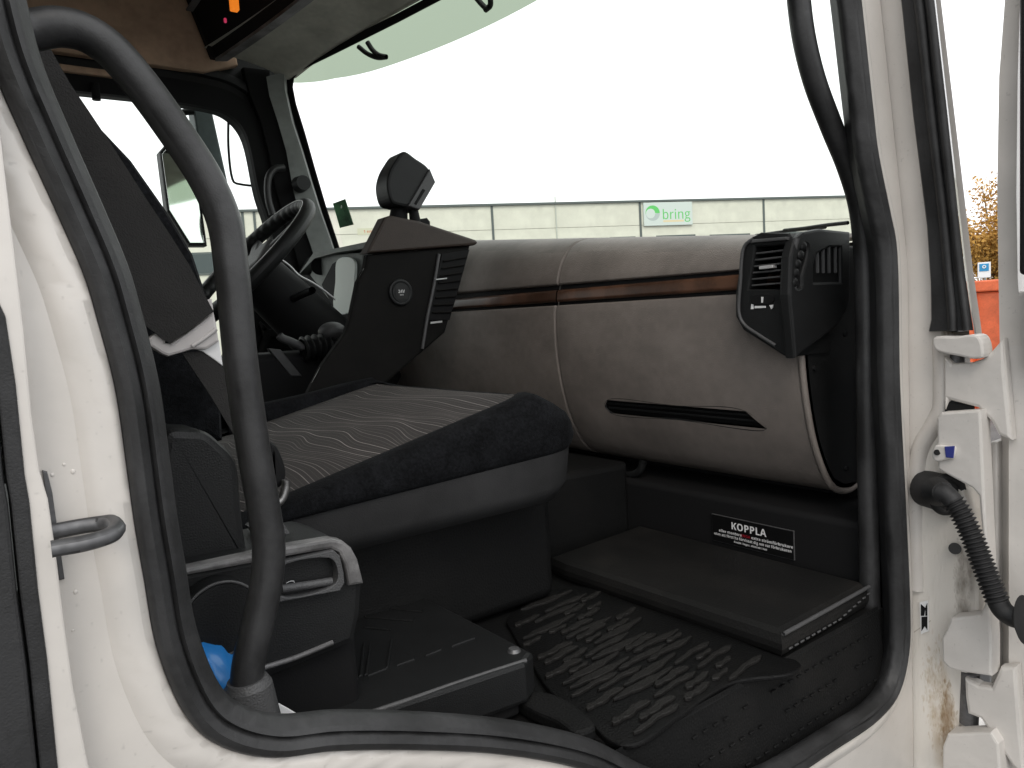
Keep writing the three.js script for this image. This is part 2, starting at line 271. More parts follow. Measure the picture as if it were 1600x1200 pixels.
// driver side windscreen pillar
{
  const L = [[.9121,.8665,-2.52],[.9176,.8042,-2.52],[.939,.722,-2.52],[.9599,.6277,-2.52],[.9734,.4942,-2.52],[.9929,.4008,-2.52],[1.0218,.3016,-2.52],[1.0426,.2118,-2.52]], Rr = [[.9681,.8857,-2.5],[.9653,.8262,-2.5],[.9809,.7218,-2.5],[1.0051,.6339,-2.5],[1.0357,.5053,-2.5],[1.0569,.4225,-2.5],[1.0886,.316,-2.5],[1.1122,.221,-2.5]];
  part(cab, 'pillar_trim', slab(L, Rr, [.02, 0, -.03]), M.pillarTrim, 'grey trim of the driver side windscreen pillar');
  const L2 = [[.8473,.897,-2.55],[.8648,.8054,-2.55],[.8922,.7242,-2.55],[.9104,.6297,-2.55],[.9256,.4967,-2.55],[.9469,.4035,-2.55],[.9756,.2821,-2.55],[.9974,.1809,-2.55]], R2 = [[.9286,.8929,-2.53],[.9256,.808,-2.53],[.9472,.7254,-2.53],[.9683,.6306,-2.53],[.9818,.4964,-2.53],[1.0015,.4026,-2.53],[1.0306,.3029,-2.53],[1.0515,.2126,-2.53]];
  part(cab, 'pillar_trim', slab(L2, R2, [.0, 0, -.03]), M.black);
  const gh = thing('pillar_handle', 'small black grab handle on the driver side pillar', 'handle');
  part(gh, 'grip', tube([[.9406,.564,-2.5],[.9091,.5573,-2.5],[.8875,.5346,-2.5],[.8777,.4958,-2.5],[.8778,.447,-2.5],[.8872,.4048,-2.5]], .012, 40, 10), M.handle);
  part(gh, 'bolt_boss', cyl([.99, .51, -2.5], [.99, .51, -2.46], .028, .025), M.plastic);
}
// dashboard bulkhead and tunnel
part(cab, 'bulkhead', box(1.2, 1.24, -.4, -.12, -2.58, -.56, .004), M.black);
part(cab, 'bulkhead', box(1.06, 1.22, -.55, -.335, -2.58, -.56, .012), M.black, 'dark footwell wall under the dashboard');
part(cab, 'engine_tunnel', exXY([[-.9, -.47], [1.06, -.47], [1.06, -.3], [.9, -.295], [.78, -.29], [-.9, -.29]], -1.95, -1.05, .012), M.floor, 'black grained hump in the middle of the cab floor');
part(cab, 'threshold', slab([[.491,-.452,-.5435],[.5913,-.452,-.545],[.7169,-.452,-.5435],[.806,-.452,-.5044]].map((q) => [q[0], -.451, -.536]).concat([[1.045, -.451, -.536]]), lin(0, 4, 4).map((i) => [.52 + i * .133, -.585, -.524]), [0, -.02, -.02]), M.floor, 'black treaded door threshold');
for (let i = 0; i < 22; i++) for (let j = 0; j < 3; j++) { if (rnd() < .15) continue; const t = .25 + j * .25, x = .6 + i * .019 + j * .006; part(cab, 'tread_stud', box(x, x + .009, -.451 - .134 * t, -.449 - .134 * t + .001, -.536 + .012 * t, -.533 + .012 * t, .001), M.floor); }
// front pillar at the hinges
{
  const a = [[1.0137,.4516,-.5289],[1.0234,.4007,-.52],[1.0508,.2563,-.5159],[1.0794,.1056,-.5213],[1.0863,.0695,-.5206],[1.09,-.013,-.5198],[1.09,-.0593,-.5194],[1.09,-.1245,-.5175],[1.09,-.1808,-.5154],[1.09,-.2186,-.515],[1.09,-.2757,-.5138],[1.09,-.3622,-.513],[1.09,-.4304,-.5128]], b = [[1.0172,.433,-.4812],[1.0261,.3861,-.4787],[1.0526,.247,-.4785],[1.0806,.0992,-.4751],[1.09,.0381,-.4755],[1.09,-.0154,-.4709],[1.09,-.0601,-.4628],[1.09,-.1226,-.4616],[1.09,-.1772,-.4688],[1.09,-.2161,-.4907],[1.09,-.2734,-.4984],[1.09,-.3597,-.5011],[1.09,-.4273,-.5009]];
  part(cab, 'front_pillar', slab(a, b, [.07, 0, -.03]), M.paint, 'white front door pillar');
  const c = [[1.0059,.4294,-.479],[1.0147,.383,-.4766],[1.041,.2449,-.4757],[1.0688,.0984,-.4715],[1.078,.0202,-.4712],[1.078,-.0326,-.4709],[1.078,-.0485,-.4744]], d = [[1.0088,.4145,-.4406],[1.0173,.3693,-.438],[1.0429,.2346,-.4346],[1.0698,.0929,-.4318],[1.078,.0339,-.4291],[1.078,-.0259,-.4216],[1.078,-.0481,-.4186]];
  part(cab, 'pillar_seal', slab(c, d, [.04, 0, -.02]), M.seal, 'wide black rubber strip on the front pillar');
  const mid = (t, o) => c.map((q, i) => [q[0] + (d[i][0] - q[0]) * t - o, q[1] + (d[i][1] - q[1]) * t, q[2] + (d[i][2] - q[2]) * t]);
  part(cab, 'pillar_seal', tube(mid(.55, .002), .006, 40, 10), M.seal);
  part(cab, 'pillar_seal', tube(mid(.88, .003), .005, 40, 10), M.seal);
  const e = [[1.0385,.4264,-.4529],[1.0474,.3796,-.4493],[1.0737,.2412,-.4458],[1.1014,.0953,-.4421],[1.11,.0347,-.4394],[1.11,-.0267,-.4317],[1.11,-.0662,-.4255]], f2 = [[1.0389,.424,-.4469],[1.0478,.3774,-.4433],[1.074,.2394,-.4389],[1.1016,.0943,-.4343],[1.11,.034,-.4315],[1.11,-.0271,-.4238],[1.11,-.0663,-.4192]];
  part(cab, 'pillar_skin', slab(e, f2, [.05, 0, -.022]), M.paint, 'white outer edge of the front pillar');
}
function canvasTex(w, h, draw) { const c = document.createElement('canvas'); c.width = w; c.height = h; draw(c.getContext('2d'), w, h); const t = new THREE.CanvasTexture(c); t.colorSpace = THREE.SRGBColorSpace; t.anisotropy = 8; return t; }
function boundUV(g, axes) { // uv over the bounding box in two own axes
  const q = g.index ? g.toNonIndexed() : g; q.computeBoundingBox(); const b = q.boundingBox, p = q.attributes.position, uv = new Float32Array(p.count * 2), get = { x: (i) => (p.getX(i) - b.min.x) / (b.max.x - b.min.x), y: (i) => (p.getY(i) - b.min.y) / (b.max.y - b.min.y), z: (i) => (p.getZ(i) - b.min.z) / (b.max.z - b.min.z) };
  for (let i = 0; i < p.count; i++) { uv[i * 2] = get[axes[0]](i); uv[i * 2 + 1] = get[axes[1]](i); }
  q.setAttribute('uv', new THREE.BufferAttribute(uv, 2)); q.userData.uvKept = true; return q;
}
{
  const dirt = canvasTex(512, 1024, (x, w, h) => {
    x.fillStyle = '#e6e2dc'; x.fillRect(0, 0, w, h);
    const smudge = (cx, cy, rx, ry, n, col, al) => { for (let i = 0; i < n; i++) { const a = rnd() * 6.28, r = Math.sqrt(rnd()) * (.5 + .5 * rnd()); x.fillStyle = `rgba(${col},${al * (.3 + rnd())})`; x.beginPath(); x.ellipse(cx + Math.cos(a) * r * rx, cy + Math.sin(a) * r * ry, 1 + rnd() * 5, 1 + rnd() * 9, rnd() * 3, 0, 6.3); x.fill(); } };
    const cloud = (cx, cy, rx, ry, col, al) => { for (let k = 0; k < 60; k++) { const a = rnd() * 6.28, q = Math.sqrt(rnd()), X = cx + Math.cos(a) * q * rx, Y = cy + Math.sin(a) * q * ry, R = 12 + rnd() * 26, g = x.createRadialGradient(X, Y, 0, X, Y, R); g.addColorStop(0, `rgba(${col},${al * (.4 + rnd())})`); g.addColorStop(1, `rgba(${col},0)`); x.fillStyle = g; x.fillRect(X - R, Y - R, 2 * R, 2 * R); } };
    cloud(340, 95, 80, 80, '84,74,60', 0.153); cloud(400, 60, 45, 60, '60,54,46', 0.238); cloud(230, 150, 70, 70, '120,104,84', 0.085); cloud(290, 830, 70, 130, '140,108,68', 0.102); cloud(340, 900, 50, 100, '110,80,48', 0.136); cloud(440, 600, 50, 110, '95,88,80', 0.170);
    smudge(330, 110, 90, 110, 260, '96,84,66', 0.153); smudge(395, 60, 60, 80, 260, '70,62,52', 0.204); smudge(210, 90, 60, 60, 80, '120,105,85', 0.119);
    smudge(260, 800, 90, 150, 300, '150,120,80', 0.119); smudge(330, 860, 60, 120, 300, '120,90,55', 0.170); smudge(420, 560, 70, 120, 200, '110,100,90', 0.119); smudge(180, 400, 160, 400, 120, '140,130,115', 0.068);
    x.strokeStyle = 'rgba(110,95,80,.35)'; x.lineWidth = 2; x.beginPath(); x.moveTo(140, 690); x.lineTo(240, 655); x.stroke();
  });
  const pj = phy([.93, .92, .90], .42, { map: dirt, bumpMap: T.peel, bumpScale: .0004, clearcoat: .3, clearcoatRoughness: .25 });
  const jp = [[-.5297,-.0032],[-.481,-.0059],[-.4644,-.0378],[-.4496,-.0515],[-.4469,-.1577],[-.4409,-.2468],[-.4289,-.2991],[-.4172,-.387],[-.4174,-.4417],[-.4426,-.5812],[-.4474,-.6895],[-.5394,-.7339]];
  part(cab, 'hinge_pillar', boundUV(exZY(jp, 1.092, 1.15, .006), ['z', 'y']), pj, 'white hinge pillar with brown dirt smudges');
  part(cab, 'pressed_rib', tube([[1.096,-.0604,-.4646],[1.096,-.1233,-.4642],[1.096,-.1596,-.4661],[1.096,-.1861,-.4783],[1.096,-.2174,-.4943],[1.096,-.2655,-.5019],[1.096,-.3425,-.5045],[1.096,-.4296,-.5036]], .013, 60, 12), M.paint, 'raised rib pressed into the hinge pillar');
  part(cab, 'pillar_foot', exZY([[-.6343,-.781],[-.5487,-.6975],[-.5241,-.671],[-.5118,-.6705],[-.5091,-.7659],[-.6354,-.8318]], 1.08, 1.1, .003), M.plasticGrey);
  part(cab, 'access_sticker', exZY([[-.4958,-.4459],[-.4842,-.4397],[-.4837,-.4858],[-.4945,-.4941]], 1.0875, 1.0905, .0005), M.white, 'small black and white sticker on the hinge pillar');
  const sk = cab.children[cab.children.length - 1];
  for (const q of [[[-.4935,-.4478],[-.4873,-.4518],[-.4892,-.4639],[-.4937,-.4653]], [[-.4873,-.4508],[-.4846,-.4433],[-.4847,-.4626],[-.4874,-.4634]], [[-.4928,-.4669],[-.4847,-.4636],[-.4849,-.4839],[-.4884,-.4792],[-.493,-.4884]]]) part(sk, 'print', exZY(q, 1.0865, 1.088, .0002), M.black);
  // hinge hardware, each plate a part
  const plate = (n, p, x0, x1, m = M.paintIn, l) => part(cab, n, exZY(p, x0, x1, .003), m, l);
  plate('hinge_bracket', smooth2([[-.4615,-.0565],[-.4341,-.0552],[-.4063,-.0549],[-.4011,-.0824],[-.4117,-.085],[-.4319,-.0809],[-.4527,-.0766],[-.4608,-.0714]], 40), 1.06, 1.0915, M.paintIn, 'small white plate above the upper hinge');
  plate('hinge_plate', [[-.4583,-.1663],[-.4525,-.1589],[-.4036,-.1523],[-.3986,-.2876],[-.3943,-.3997],[-.3914,-.4605],[-.3915,-.5112],[-.4245,-.5178],[-.4442,-.5193],[-.4534,-.5114],[-.454,-.478],[-.4463,-.4607],[-.4421,-.4457],[-.4051,-.4302],[-.3997,-.4144],[-.401,-.3314],[-.4047,-.2886],[-.4062,-.2672],[-.4139,-.258],[-.4465,-.2433],[-.4572,-.2375],[-.4578,-.2081]], 1.06, 1.0915, M.paintIn, 'tall white hinge plate with a cut-out for the cable hose');
  plate('plate_tab', smooth2([[-.4623,-.2123],[-.4573,-.2037],[-.4425,-.2031],[-.4329,-.203],[-.4346,-.2189],[-.4443,-.2227],[-.4574,-.226],[-.4624,-.2203]], 40), 1.054, 1.0605, M.paintIn);
  plate('paint_mark', [[-.4453,-.2038],[-.4324,-.2016],[-.4341,-.2184],[-.4438,-.2186]], 1.0525, 1.0545, std([.03, .04, .22], .5), 'dark blue paint mark');
  part(cab, 'tab_hole', cyl([[1.052,-.2127,-.4544]][0].map((v, i) => v + (i ? 0 : .0005)), [[1.056,-.2135,-.4561]][0], .004), M.black);
  plate('hinge_plate', [[-.4543,-.6395],[-.4473,-.6164],[-.3924,-.5898],[-.3832,-.6029],[-.3802,-.6485],[-.4546,-.6847]], 1.06, 1.0915, M.paintIn, 'white plate below the lower hinge');
  part(cab, 'hinge_pin', cyl([[1.1,-.0768,-.4489]][0], [[1.1,-.1232,-.4508]][0], .011), M.steelDark);
  part(cab, 'hinge_pin', cyl([[1.1,-.1366,-.4501]][0], [[1.1,-.1771,-.4503]][0], .012), M.steelDark);
  part(cab, 'hinge_recess', exZY([[-.4568,-.1457],[-.4212,-.15],[-.4212,-.1614],[-.4569,-.1638]], 1.082, 1.089, .001), M.black);
  part(cab, 'hinge_pin', cyl([[1.1,-.5337,-.433]][0], [[1.1,-.6106,-.435]][0], .012), M.steelDark);
  const gc = [[1.085,-.2754,-.4682]][0];
  part(cab, 'cable_grommet', merge(cyl([gc[0] + .012, gc[1], gc[2] - .02], [gc[0] - .008, gc[1], gc[2] + .016], .027, .026), new THREE.TorusGeometry(.024, .006, 10, 28).rotateY(-.46).translate(gc[0] - .008, gc[1], gc[2] + .016)), M.rubber, 'round black grommet in the hinge pillar');
  part(cab, 'drain_plug', cyl([[1.083,-.3526,-.4452]][0], [[1.1,-.3581,-.4522]][0], .008), M.rubber);
}
// lower cab body, step well and wheels, down to the ground
part(cab, 'lower_body', box(.16, 1.35, -1.2, -.72, -.62, -.5, .02), M.paint, 'white side below the door with an entry step');
part(cab, 'entry_step', box(.3, 1.0, -.95, -.9, -.66, -.47, .01), M.rubber);
part(cab, 'lower_body', box(.16, 1.35, -1.2, -.62, -2.64, -2.52, .02), M.paint);
part(cab, 'front_bumper', box(1.3, 1.5, -1.3, -.6, -2.6, -.54, .05), M.plasticGrey);
for (const z of [-.74, -2.44]) {
  const w = part(cab, 'wheel', new THREE.TorusGeometry(.36, .13, 16, 40).translate(-.38, -1.11, z), M.rubber);
  part(w, 'rim', cyl([-.38, -1.11, z - .08], [-.38, -1.11, z + .08], .28, .28, 32), M.steelDark);
}
part(cab, 'chassis', box(-1.2, 1.2, -1.05, -.52, -1.95, -1.2, .02), M.black);

// ---------------------------------------------------------------- open passenger door
{
  const d = thing('passenger_door_assembly', 'open white passenger door with black inner trim, cut off by the picture edge', 'door');
  part(d, 'door_shell', exXZ([[1.13, -.405], [1.12, -.398], [1.10, -.385], [1.12, .45], [1.17, .46], [1.175, -.40], [1.16, -.415]], -.75, .0, .006), M.paintIn, 'white steel edge and inner side of the door');
  const a = [[1.1,.4146,-.3887],[1.1,.3682,-.3894],[1.1,.2757,-.396],[1.1,.1305,-.3984],[1.1,.0226,-.397],[1.1,-.0702,-.3956]], b = [[1.1,.4074,-.3712],[1.1,.362,-.3725],[1.1,.2696,-.3752],[1.1,.1267,-.3765],[1.1,.0207,-.375],[1.1,-.0703,-.3706]];
  part(d, 'window_frame', slab(a, b, [.06, 0, 0]), M.paint, 'white window frame of the open door');
  part(d, 'door_trim', box(1.075, 1.1, .02, 1.0, -.366, -.33, .006), M.plastic, 'black upper trim of the door');
  part(d, 'door_trim', box(1.07, 1.105, -.1, .085, -.36, .4, .01), M.plasticGrey);
  part(d, 'door_trim', box(1.075, 1.11, -.7, -.105, -.29, .4, .012), M.plasticGrey);
  part(d, 'window_frame', box(1.09, 1.14, .95, 1.0, -.40, .45, .006), M.paint);
  const h1 = part(d, 'hinge_arm', exZY([[-.4563,-.0825],[-.4457,-.0929],[-.4226,-.0918],[-.4079,-.0857],[-.3981,-.0764],[-.3847,-.0598],[-.3811,-.1022],[-.3745,-.1922],[-.39,-.1869],[-.3982,-.1697],[-.4143,-.1519],[-.4501,-.1434],[-.4552,-.1579]], 1.078, 1.1, .005), M.paintIn, 'white upper hinge arm');
  part(d, 'hinge_arm', exZY([[-.4325,-.5351],[-.4139,-.5383],[-.3989,-.5354],[-.388,-.5034],[-.3692,-.4958],[-.3624,-.5874],[-.3586,-.6467],[-.3743,-.6361],[-.399,-.6033],[-.4116,-.5865],[-.4287,-.5861],[-.4318,-.562]], 1.078, 1.1, .005), M.paintIn, 'white lower hinge arm');
  part(d, 'door_edge', exZY([[-.4112,-.2026],[-.4026,-.2018],[-.4015,-.6686],[-.412,-.6736]], 1.112, 1.16, .003), M.paintIn);
}
{
  const h = thing('cable_hose', 'black corrugated cable hose running from the hinge pillar to the door', 'hose');
  const path = new THREE.CatmullRomCurve3(V3([[1.03,-.2613,-.4437],[1.03,-.2633,-.4341],[1.03,-.2784,-.4207],[1.03,-.3082,-.4054],[1.03,-.3477,-.3905],[1.03,-.3826,-.3772],[1.03,-.4028,-.3678],[1.03,-.4091,-.3578],[1.03,-.4099,-.3465]]));
  const N = 220, rings = [], rs = 16, fr = path.computeFrenetFrames(N);
  for (let i = 0; i <= N; i++) {
    const t = i / N, p = path.getPointAt(t), cor = t > .12 && t < .82 ? .0022 * Math.sin(t * 220) : 0, r = .0125 + cor, row = [];
    for (let k = 0; k < rs; k++) { const a = k / rs * 6.2832, v = fr.normals[i].clone().multiplyScalar(Math.cos(a) * r).addScaledVector(fr.binormals[i], Math.sin(a) * r).add(p); row.push([v.x, v.y, v.z]); }
    rings.push(row);
  }
  part(h, 'hose', sheet(rings, true), M.rubber);
  part(h, 'end_boot', cyl([[1.05,-.2666,-.4539]][0], [[1.03,-.2621,-.4372]][0], .02, .014), M.rubber);
  part(h, 'end_boot', cyl([[1.03,-.4103,-.3507]][0], [[1.03,-.4091,-.3437]][0], .016, .03), M.rubber);
}

// ---------------------------------------------------------------- grab handles
{
  const a = thing('grab_handle', 'thick black grab handle beside the seat belt, rising from a grey foot', 'handle', 'grab handles of the passenger doorway');
  part(a, 'tube', tube([[.015, .19, -.545], [.02, .205, -.58], ...[[.0554,.2128,-.6],[.0745,.2188,-.6],[.0898,.2182,-.6],[.1049,.2099,-.6],[.1218,.1901,-.6],[.1428,.1582,-.6],[.1634,.1219,-.6],[.174,.0907,-.6],[.1766,.0534,-.6],[.1773,-.0174,-.6],[.1811,-.0904,-.6],[.1853,-.1441,-.6],[.1866,-.1712,-.6],[.1825,-.2,-.6],[.1702,-.2398,-.6],[.1616,-.2668,-.6],[.1585,-.2902,-.6],[.1584,-.3037,-.6]]], .0132, 140, 18), M.handle);
  part(a, 'foot', cyl([.162, -.34, -.6], [.160, -.283, -.6], .025, .019), M.plasticGrey, 'grey plastic foot of the handle');
  part(a, 'foot_collar', cyl([.160, -.284, -.6], [.1595, -.277, -.6], .019, .0155), M.plasticGrey);
  const b = thing('grab_handle', 'slim black grab handle along the front pillar and windscreen', 'handle', 'grab handles of the passenger doorway');
  part(b, 'tube', tube([[.795, .86, -.535], [.815, .8, -.55], [.835, .7, -.553], [.868, .52, -.551], ...[[.8945,.4324,-.55],[.8982,.3863,-.55],[.9079,.3406,-.55],[.9297,.2916,-.55],[.968,.2383,-.55],[1.0103,.1847,-.55],[1.0377,.1351,-.55],[1.0498,.0723,-.55],[1.0528,-.001,-.55],[1.0507,-.1218,-.55],[1.0502,-.3123,-.55],[1.0514,-.5092,-.55],[1.0589,-.577,-.55]]], .0145, 180, 16), M.handle);
  part(b, 'foot', cyl([1.06, -.6, -.552], [1.057, -.56, -.55], .02, .018), M.plasticGrey);
}

// ---------------------------------------------------------------- dashboard
const dash = thing('dashboard', 'grey and black dashboard with brown trim strip and glove box under the windscreen', 'dashboard');
{
  const prof = new THREE.CatmullRomCurve3([[1.16, -.31], [1.12, -.306], [1.088, -.290], [1.048, -.228], [1.025, -.155], [1.012, -.058], [1.017, .037], [1.034, .104], [1.052, .136], [1.076, .156], [1.11, .168], [1.18, .172], [1.29, .168]].map(([x, y]) => new THREE.Vector3(x, y, 0)), false, 'centripetal');
  const samples = prof.getSpacedPoints(400);
  const sAt = (y) => { let best = 0, e = 9; samples.forEach((p, i) => { if (i < 300 && p.x < 1.12 && Math.abs(p.y - y) < e) { e = Math.abs(p.y - y); best = i; } }); return best / 400; };
  const kz = (z) => ((.162 + (z + 1.2) * -.09) - .06) / .102;
  const P = (z, s, dep = 0) => {
    const p = samples[Math.round(s * 400)] || samples[400], q = samples[Math.min(400, Math.round(s * 400) + 2)], r = samples[Math.max(0, Math.round(s * 400) - 2)];
    const tx = q.x - r.x, ty = q.y - r.y, l = Math.hypot(tx, ty) || 1, nx = ty / l, ny = -tx / l;
    const k = Math.max(0, Math.min(1, (z + 1.2) / .56)), bow = p.x > 1.1 ? 0 : 0;
    let y = p.y + ny * dep; if (y > .06) y = .06 + (y - .06) * kz(z);
    return [p.x + nx * dep + .016 * k + bow, y + .012 * ((-z - 1.2) / 1) * .9, z];
  };
  const lay = (a, b, n, r) => { const m = lin(a + Math.sign(b - a) * r, b - Math.sign(b - a) * r, n); return [[a, .014], [a, .003], ...m.map((v) => [v, 0]), [b, .003], [b, .014]]; };
  const panel = (z0, z1, s0, s1, nz, ns, skip, zwarp) => {
    const zs = lay(z0, z1, nz, .004), ss = lay(s0, s1, ns, .006);
    return sheet(ss.map(([s, d1]) => zs.map(([z, d2]) => P(zwarp ? zwarp(z, s) : z, s, Math.max(d1, d2)))), false, skip);
  };
  const sB = .0, sT0 = sAt(.028), sT1 = sAt(.070), sE = 1;
  part(dash, 'upper_panel', panel(-.64, -1.198, sT1, sE, 16, 26), M.dash, 'grey upper dashboard panel in front of the passenger');
  part(dash, 'upper_panel', panel(-1.202, -2.0, sT1, sE, 16, 26), M.dash);
  // slot in the glove box lid
  const y1 = sAt(-.168), y0 = sAt(-.197);
  {
    const zsl = [[-.638, .014], [-.638, .003], [-.642, 0], [-.66, 0], [-.69, 0], [-.725, 0], ...lin(-.80, -1.04, 6).map((v) => [v, 0]), [-1.085, 0], [-1.12, 0], [-1.16, 0], [-1.194, 0], [-1.198, .003], [-1.198, .014]];
    const ssl = [[sB, 0], [.05, 0], [.1, 0], ...lin(.13, y0 - .01, 6).map((v) => [v, 0]), [y0, 0], [y0 + (y1 - y0) * .5, 0], [y1, 0], ...lin(y1 + .01, sT0 - .006, 12).map((v) => [v, 0]), [sT0, .003], [sT0, .014]];
    const i0 = 5, i1 = zsl.findIndex((q) => q[0] === -1.085), j0 = ssl.findIndex((q) => q[0] === y0);
    const rows = ssl.map(([s, d1]) => zsl.map(([z, d2], i) => { let zz = z; const t = Math.max(0, Math.min(1, (s - y0) / (y1 - y0))); if (i === i0) zz = -.718 - .034 * t; if (i === i1) zz = -1.085 + .012 * Math.abs(t - .5) * 2 * 1; return P(zz, s, Math.max(d1, d2)); }));
    const lid = part(dash, 'glove_box_lid', sheet(rows, false, (j, i) => j >= j0 && j < j0 + 2 && i >= i0 && i < i1), M.dash, 'grey glove box lid with a dark slot');
    part(lid, 'slot_recess', sheet(lin(y0 - .004, y1 + .004, 6).map((s) => lin(-.70, -1.1, 10).map((z) => P(z, s, .014)))), M.black, 'dark slot in the glove box lid');
    for (const t of [.3, .68]) part(lid, 'slot_slat', tube(lin(-.725, -1.08, 12).map((z) => P(z, y0 + (y1 - y0) * t, .006)), .0018, 24, 6), M.plastic);
    const rim = [[y0, -.718], [y0, -.9], [y0, -1.073], [(y0 + y1) / 2, -1.085], [y1, -1.073], [y1, -.9], [y1, -.752]].map(([s, z]) => P(z, s, .002));
    part(lid, 'slot_rim', tube(rim, .0022, 80, 6, true), M.plastic);
  }
  part(dash, 'lower_panel', panel(-1.202, -2.0, sB, sT0, 12, 26), M.dash);
  // trim strip: black channel with a brown satin insert
  for (const [z0, z1] of [[-.66, -1.198], [-1.202, -1.62]]) {
    part(dash, 'trim_channel', sheet(lin(sT0, sT1, 4).map((s) => lin(z0, z1, 14).map((z) => P(z, s, .009)))), M.black);
    part(dash, 'trim_strip', sheet([[.16, .009], [.18, .003], [.3, .0015], [.6, .0015], [.72, .003], [.74, .009]].map(([t, d]) => lin(z0, z1, 14).map((z) => P(z, sT0 + (sT1 - sT0) * t, d)))), M.trim, 'brown satin trim strip');
  }
  // end panel towards the door
  const end = []; for (const s of lin(.01, sT1, 24)) end.push(P(-.64, s, .004)); const e2 = end.map((q) => [q[0], q[1]]);
  const ep = part(dash, 'end_panel', exXY([...e2, [1.16, .09], [1.3, .09], [1.3, -.3]], -.66, -.638, .003), M.plastic, 'black end panel of the dashboard');
  for (const q of [[1.0589,-.1005],[1.1508,-.0529],[1.1469,-.2743]]) part(ep, 'screw', cyl([q[0], q[1], -.64], [q[0], q[1], -.634], .005, .004, 12), M.black);
  part(dash, 'end_bead', tube([[1.26, -.302, -.641], [1.2, -.306, -.641], ...lin(0.02, sT0, 30).map((s) => P(-.641, s, .002))], .0055, 80, 8), M.dash);
  // right vent pod
  const F = [[-.7274,.023],[-.7288,-.0134],[-.7152,-.0361],[-.6451,-.0764],[-.6344,-.0783],[-.6274,.0989],[-.6314,.105],[-.6789,.112],[-.702,.1042],[-.7173,.0703]], vent = [[-.6886,.091],[-.6381,.089],[-.6422,.0232],[-.7024,.0274]];
  const pod = part(dash, 'vent_pod', exZY(F, .99, 1.1, .003, [vent]), M.plastic, 'black air vent pod at the dashboard end');
  const S = [[.9821,-.0795],[1.0941,-.0401],[1.1251,-.0194],[1.1392,.0004],[1.143,.1092],[1.0566,.1118],[1.0117,.1059],[.9897,.0961],[.9772,.0701],[.9715,.0147]], gr = [[1.0445,.0724],[1.0805,.0834],[1.1136,.0838],[1.1136,.0311],[1.0359,.0313],[1.0369,.0561]], ball = smooth2([[.9874,.0423],[.9987,.0749],[1.0126,.0872],[1.0227,.0855],[1.0203,.0685],[1.0057,.0421],[1.0033,.0252],[.9883,.0246]], 30);
  const pod2 = part(dash, 'vent_pod_side', exXY(S, -.638, -.62, .004, [gr, ball]), M.plastic);
  part(pod, 'vent_back', exZY([[-.7257,.1018],[-.6572,.0976],[-.6638,.0209],[-.7333,.0255]], 1.04, 1.045, .001), M.black);
  const vz = vent.map((q) => q[0]), vy = vent.map((q) => q[1]), vy0 = Math.min(...vy), vy1 = Math.max(...vy), vz0 = Math.min(...vz), vz1 = Math.max(...vz);
  for (let i = 1; i < 7; i++) { const y = vy0 + (vy1 - vy0) * i / 7; part(pod, 'vent_slat', box(.994, 1.02, y - .0014, y + .0014, vz0 + .002, vz1 - .002, .001), M.plasticGrey); }
  part(pod, 'vent_tab', box(.988, 1.0, (vy0 + vy1) / 2 - .001, (vy0 + vy1) / 2 + .004, (vz0 + vz1) / 2 - .012, (vz0 + vz1) / 2 + .012, .001), M.silver, 'silver tab of the air vent');
  part(pod, 'slider_slot', exZY(smooth2([[-.695,.017],[-.6591,.0148],[-.6571,.0089],[-.6617,.0034],[-.6955,.0052],[-.6976,.0112]], 24), .987, .9915, .0008), M.black);
  part(pod, 'slider_mark', exZY([[-.6778,.0141],[-.6744,.0139],[-.6758,.0052],[-.6781,.0053]], .9855, .988, .0003), M.white);
  part(pod, 'slider_symbol', exZY([[-.6921,.001],[-.6729,.0001],[-.673,-.0029],[-.6923,-.0029]], .9885, .9905, .0003), M.white, 'white symbols under the slider');
  part(pod, 'slider_symbol', exZY([[-.6978,.0043],[-.6944,.0031],[-.6946,-.0038],[-.6992,-.0036]], .9885, .9905, .0003), M.white);
  part(pod, 'slider_symbol', exZY([[-.6662,.0007],[-.6595,.0013],[-.6608,-.0034],[-.663,-.0053]], .9885, .9905, .0003), M.white);
  part(pod, 'bezel', tube([[.989,.1047,-.6897],[.989,.0941,-.7074],[.989,.0404,-.7165],[.989,-.0096,-.7207],[.989,-.026,-.7129],[.989,-.0437,-.6868],[.989,-.0608,-.6571]], .0028, 60, 8), M.plasticGrey, 'grey bead round the vent');
  part(pod, 'bezel', exZY([[-.6898,.1027],[-.6298,.0992],[-.63,.0945],[-.6946,.0975]], .985, .992, .0015), M.plasticGrey);
  part(pod, 'corner_bead', tube([[.992,.0961,-.6194],[.992,.0708,-.6263],[.992,.0146,-.6268],[.992,-.0755,-.6282]], .0045, 40, 10), M.plasticGrey);
  part(pod2, 'vent_back', exXY(gr, -.6272, -.6255, .0004), M.black);
  for (const px of [[1.0517,.032],[1.0677,.0318],[1.084,.0316],[1.1024,.0313]]) part(pod2, 'vent_slat', box(px[0] - .001, px[0] + .0012, .045, .097, -.6258, -.6212, .0005), M.plasticGrey);
  part(pod2, 'wheel_recess', exXY(ball, -.6272, -.6258, .0004), M.black);
  for (const [x, y] of [[1.0125,.0853],[1.0052,.0721],[.9964,.059],[.9908,.046],[.9869,.0321]]) part(pod2, 'thumb_wheel', new THREE.SphereGeometry(.0105, 14, 10).scale(.85, .72, .5).translate(x, y, -.6235), M.plastic);
  // middle console wing
  const wing = part(dash, 'console_wing', exXY([[.7376,.1631],[1.0108,.1865],[.9681,.0855],[.924,-.0196],[.7533,-.1282],[.6869,-.1755],[.5572,-.1601],[.5881,-.1091],[.6141,-.0704],[.6722,-.0054],[.6871,.03],[.7099,.1046],[.7289,.1323]], -1.526, -1.5, .006), M.plasticMatt, 'black wing of the middle console');
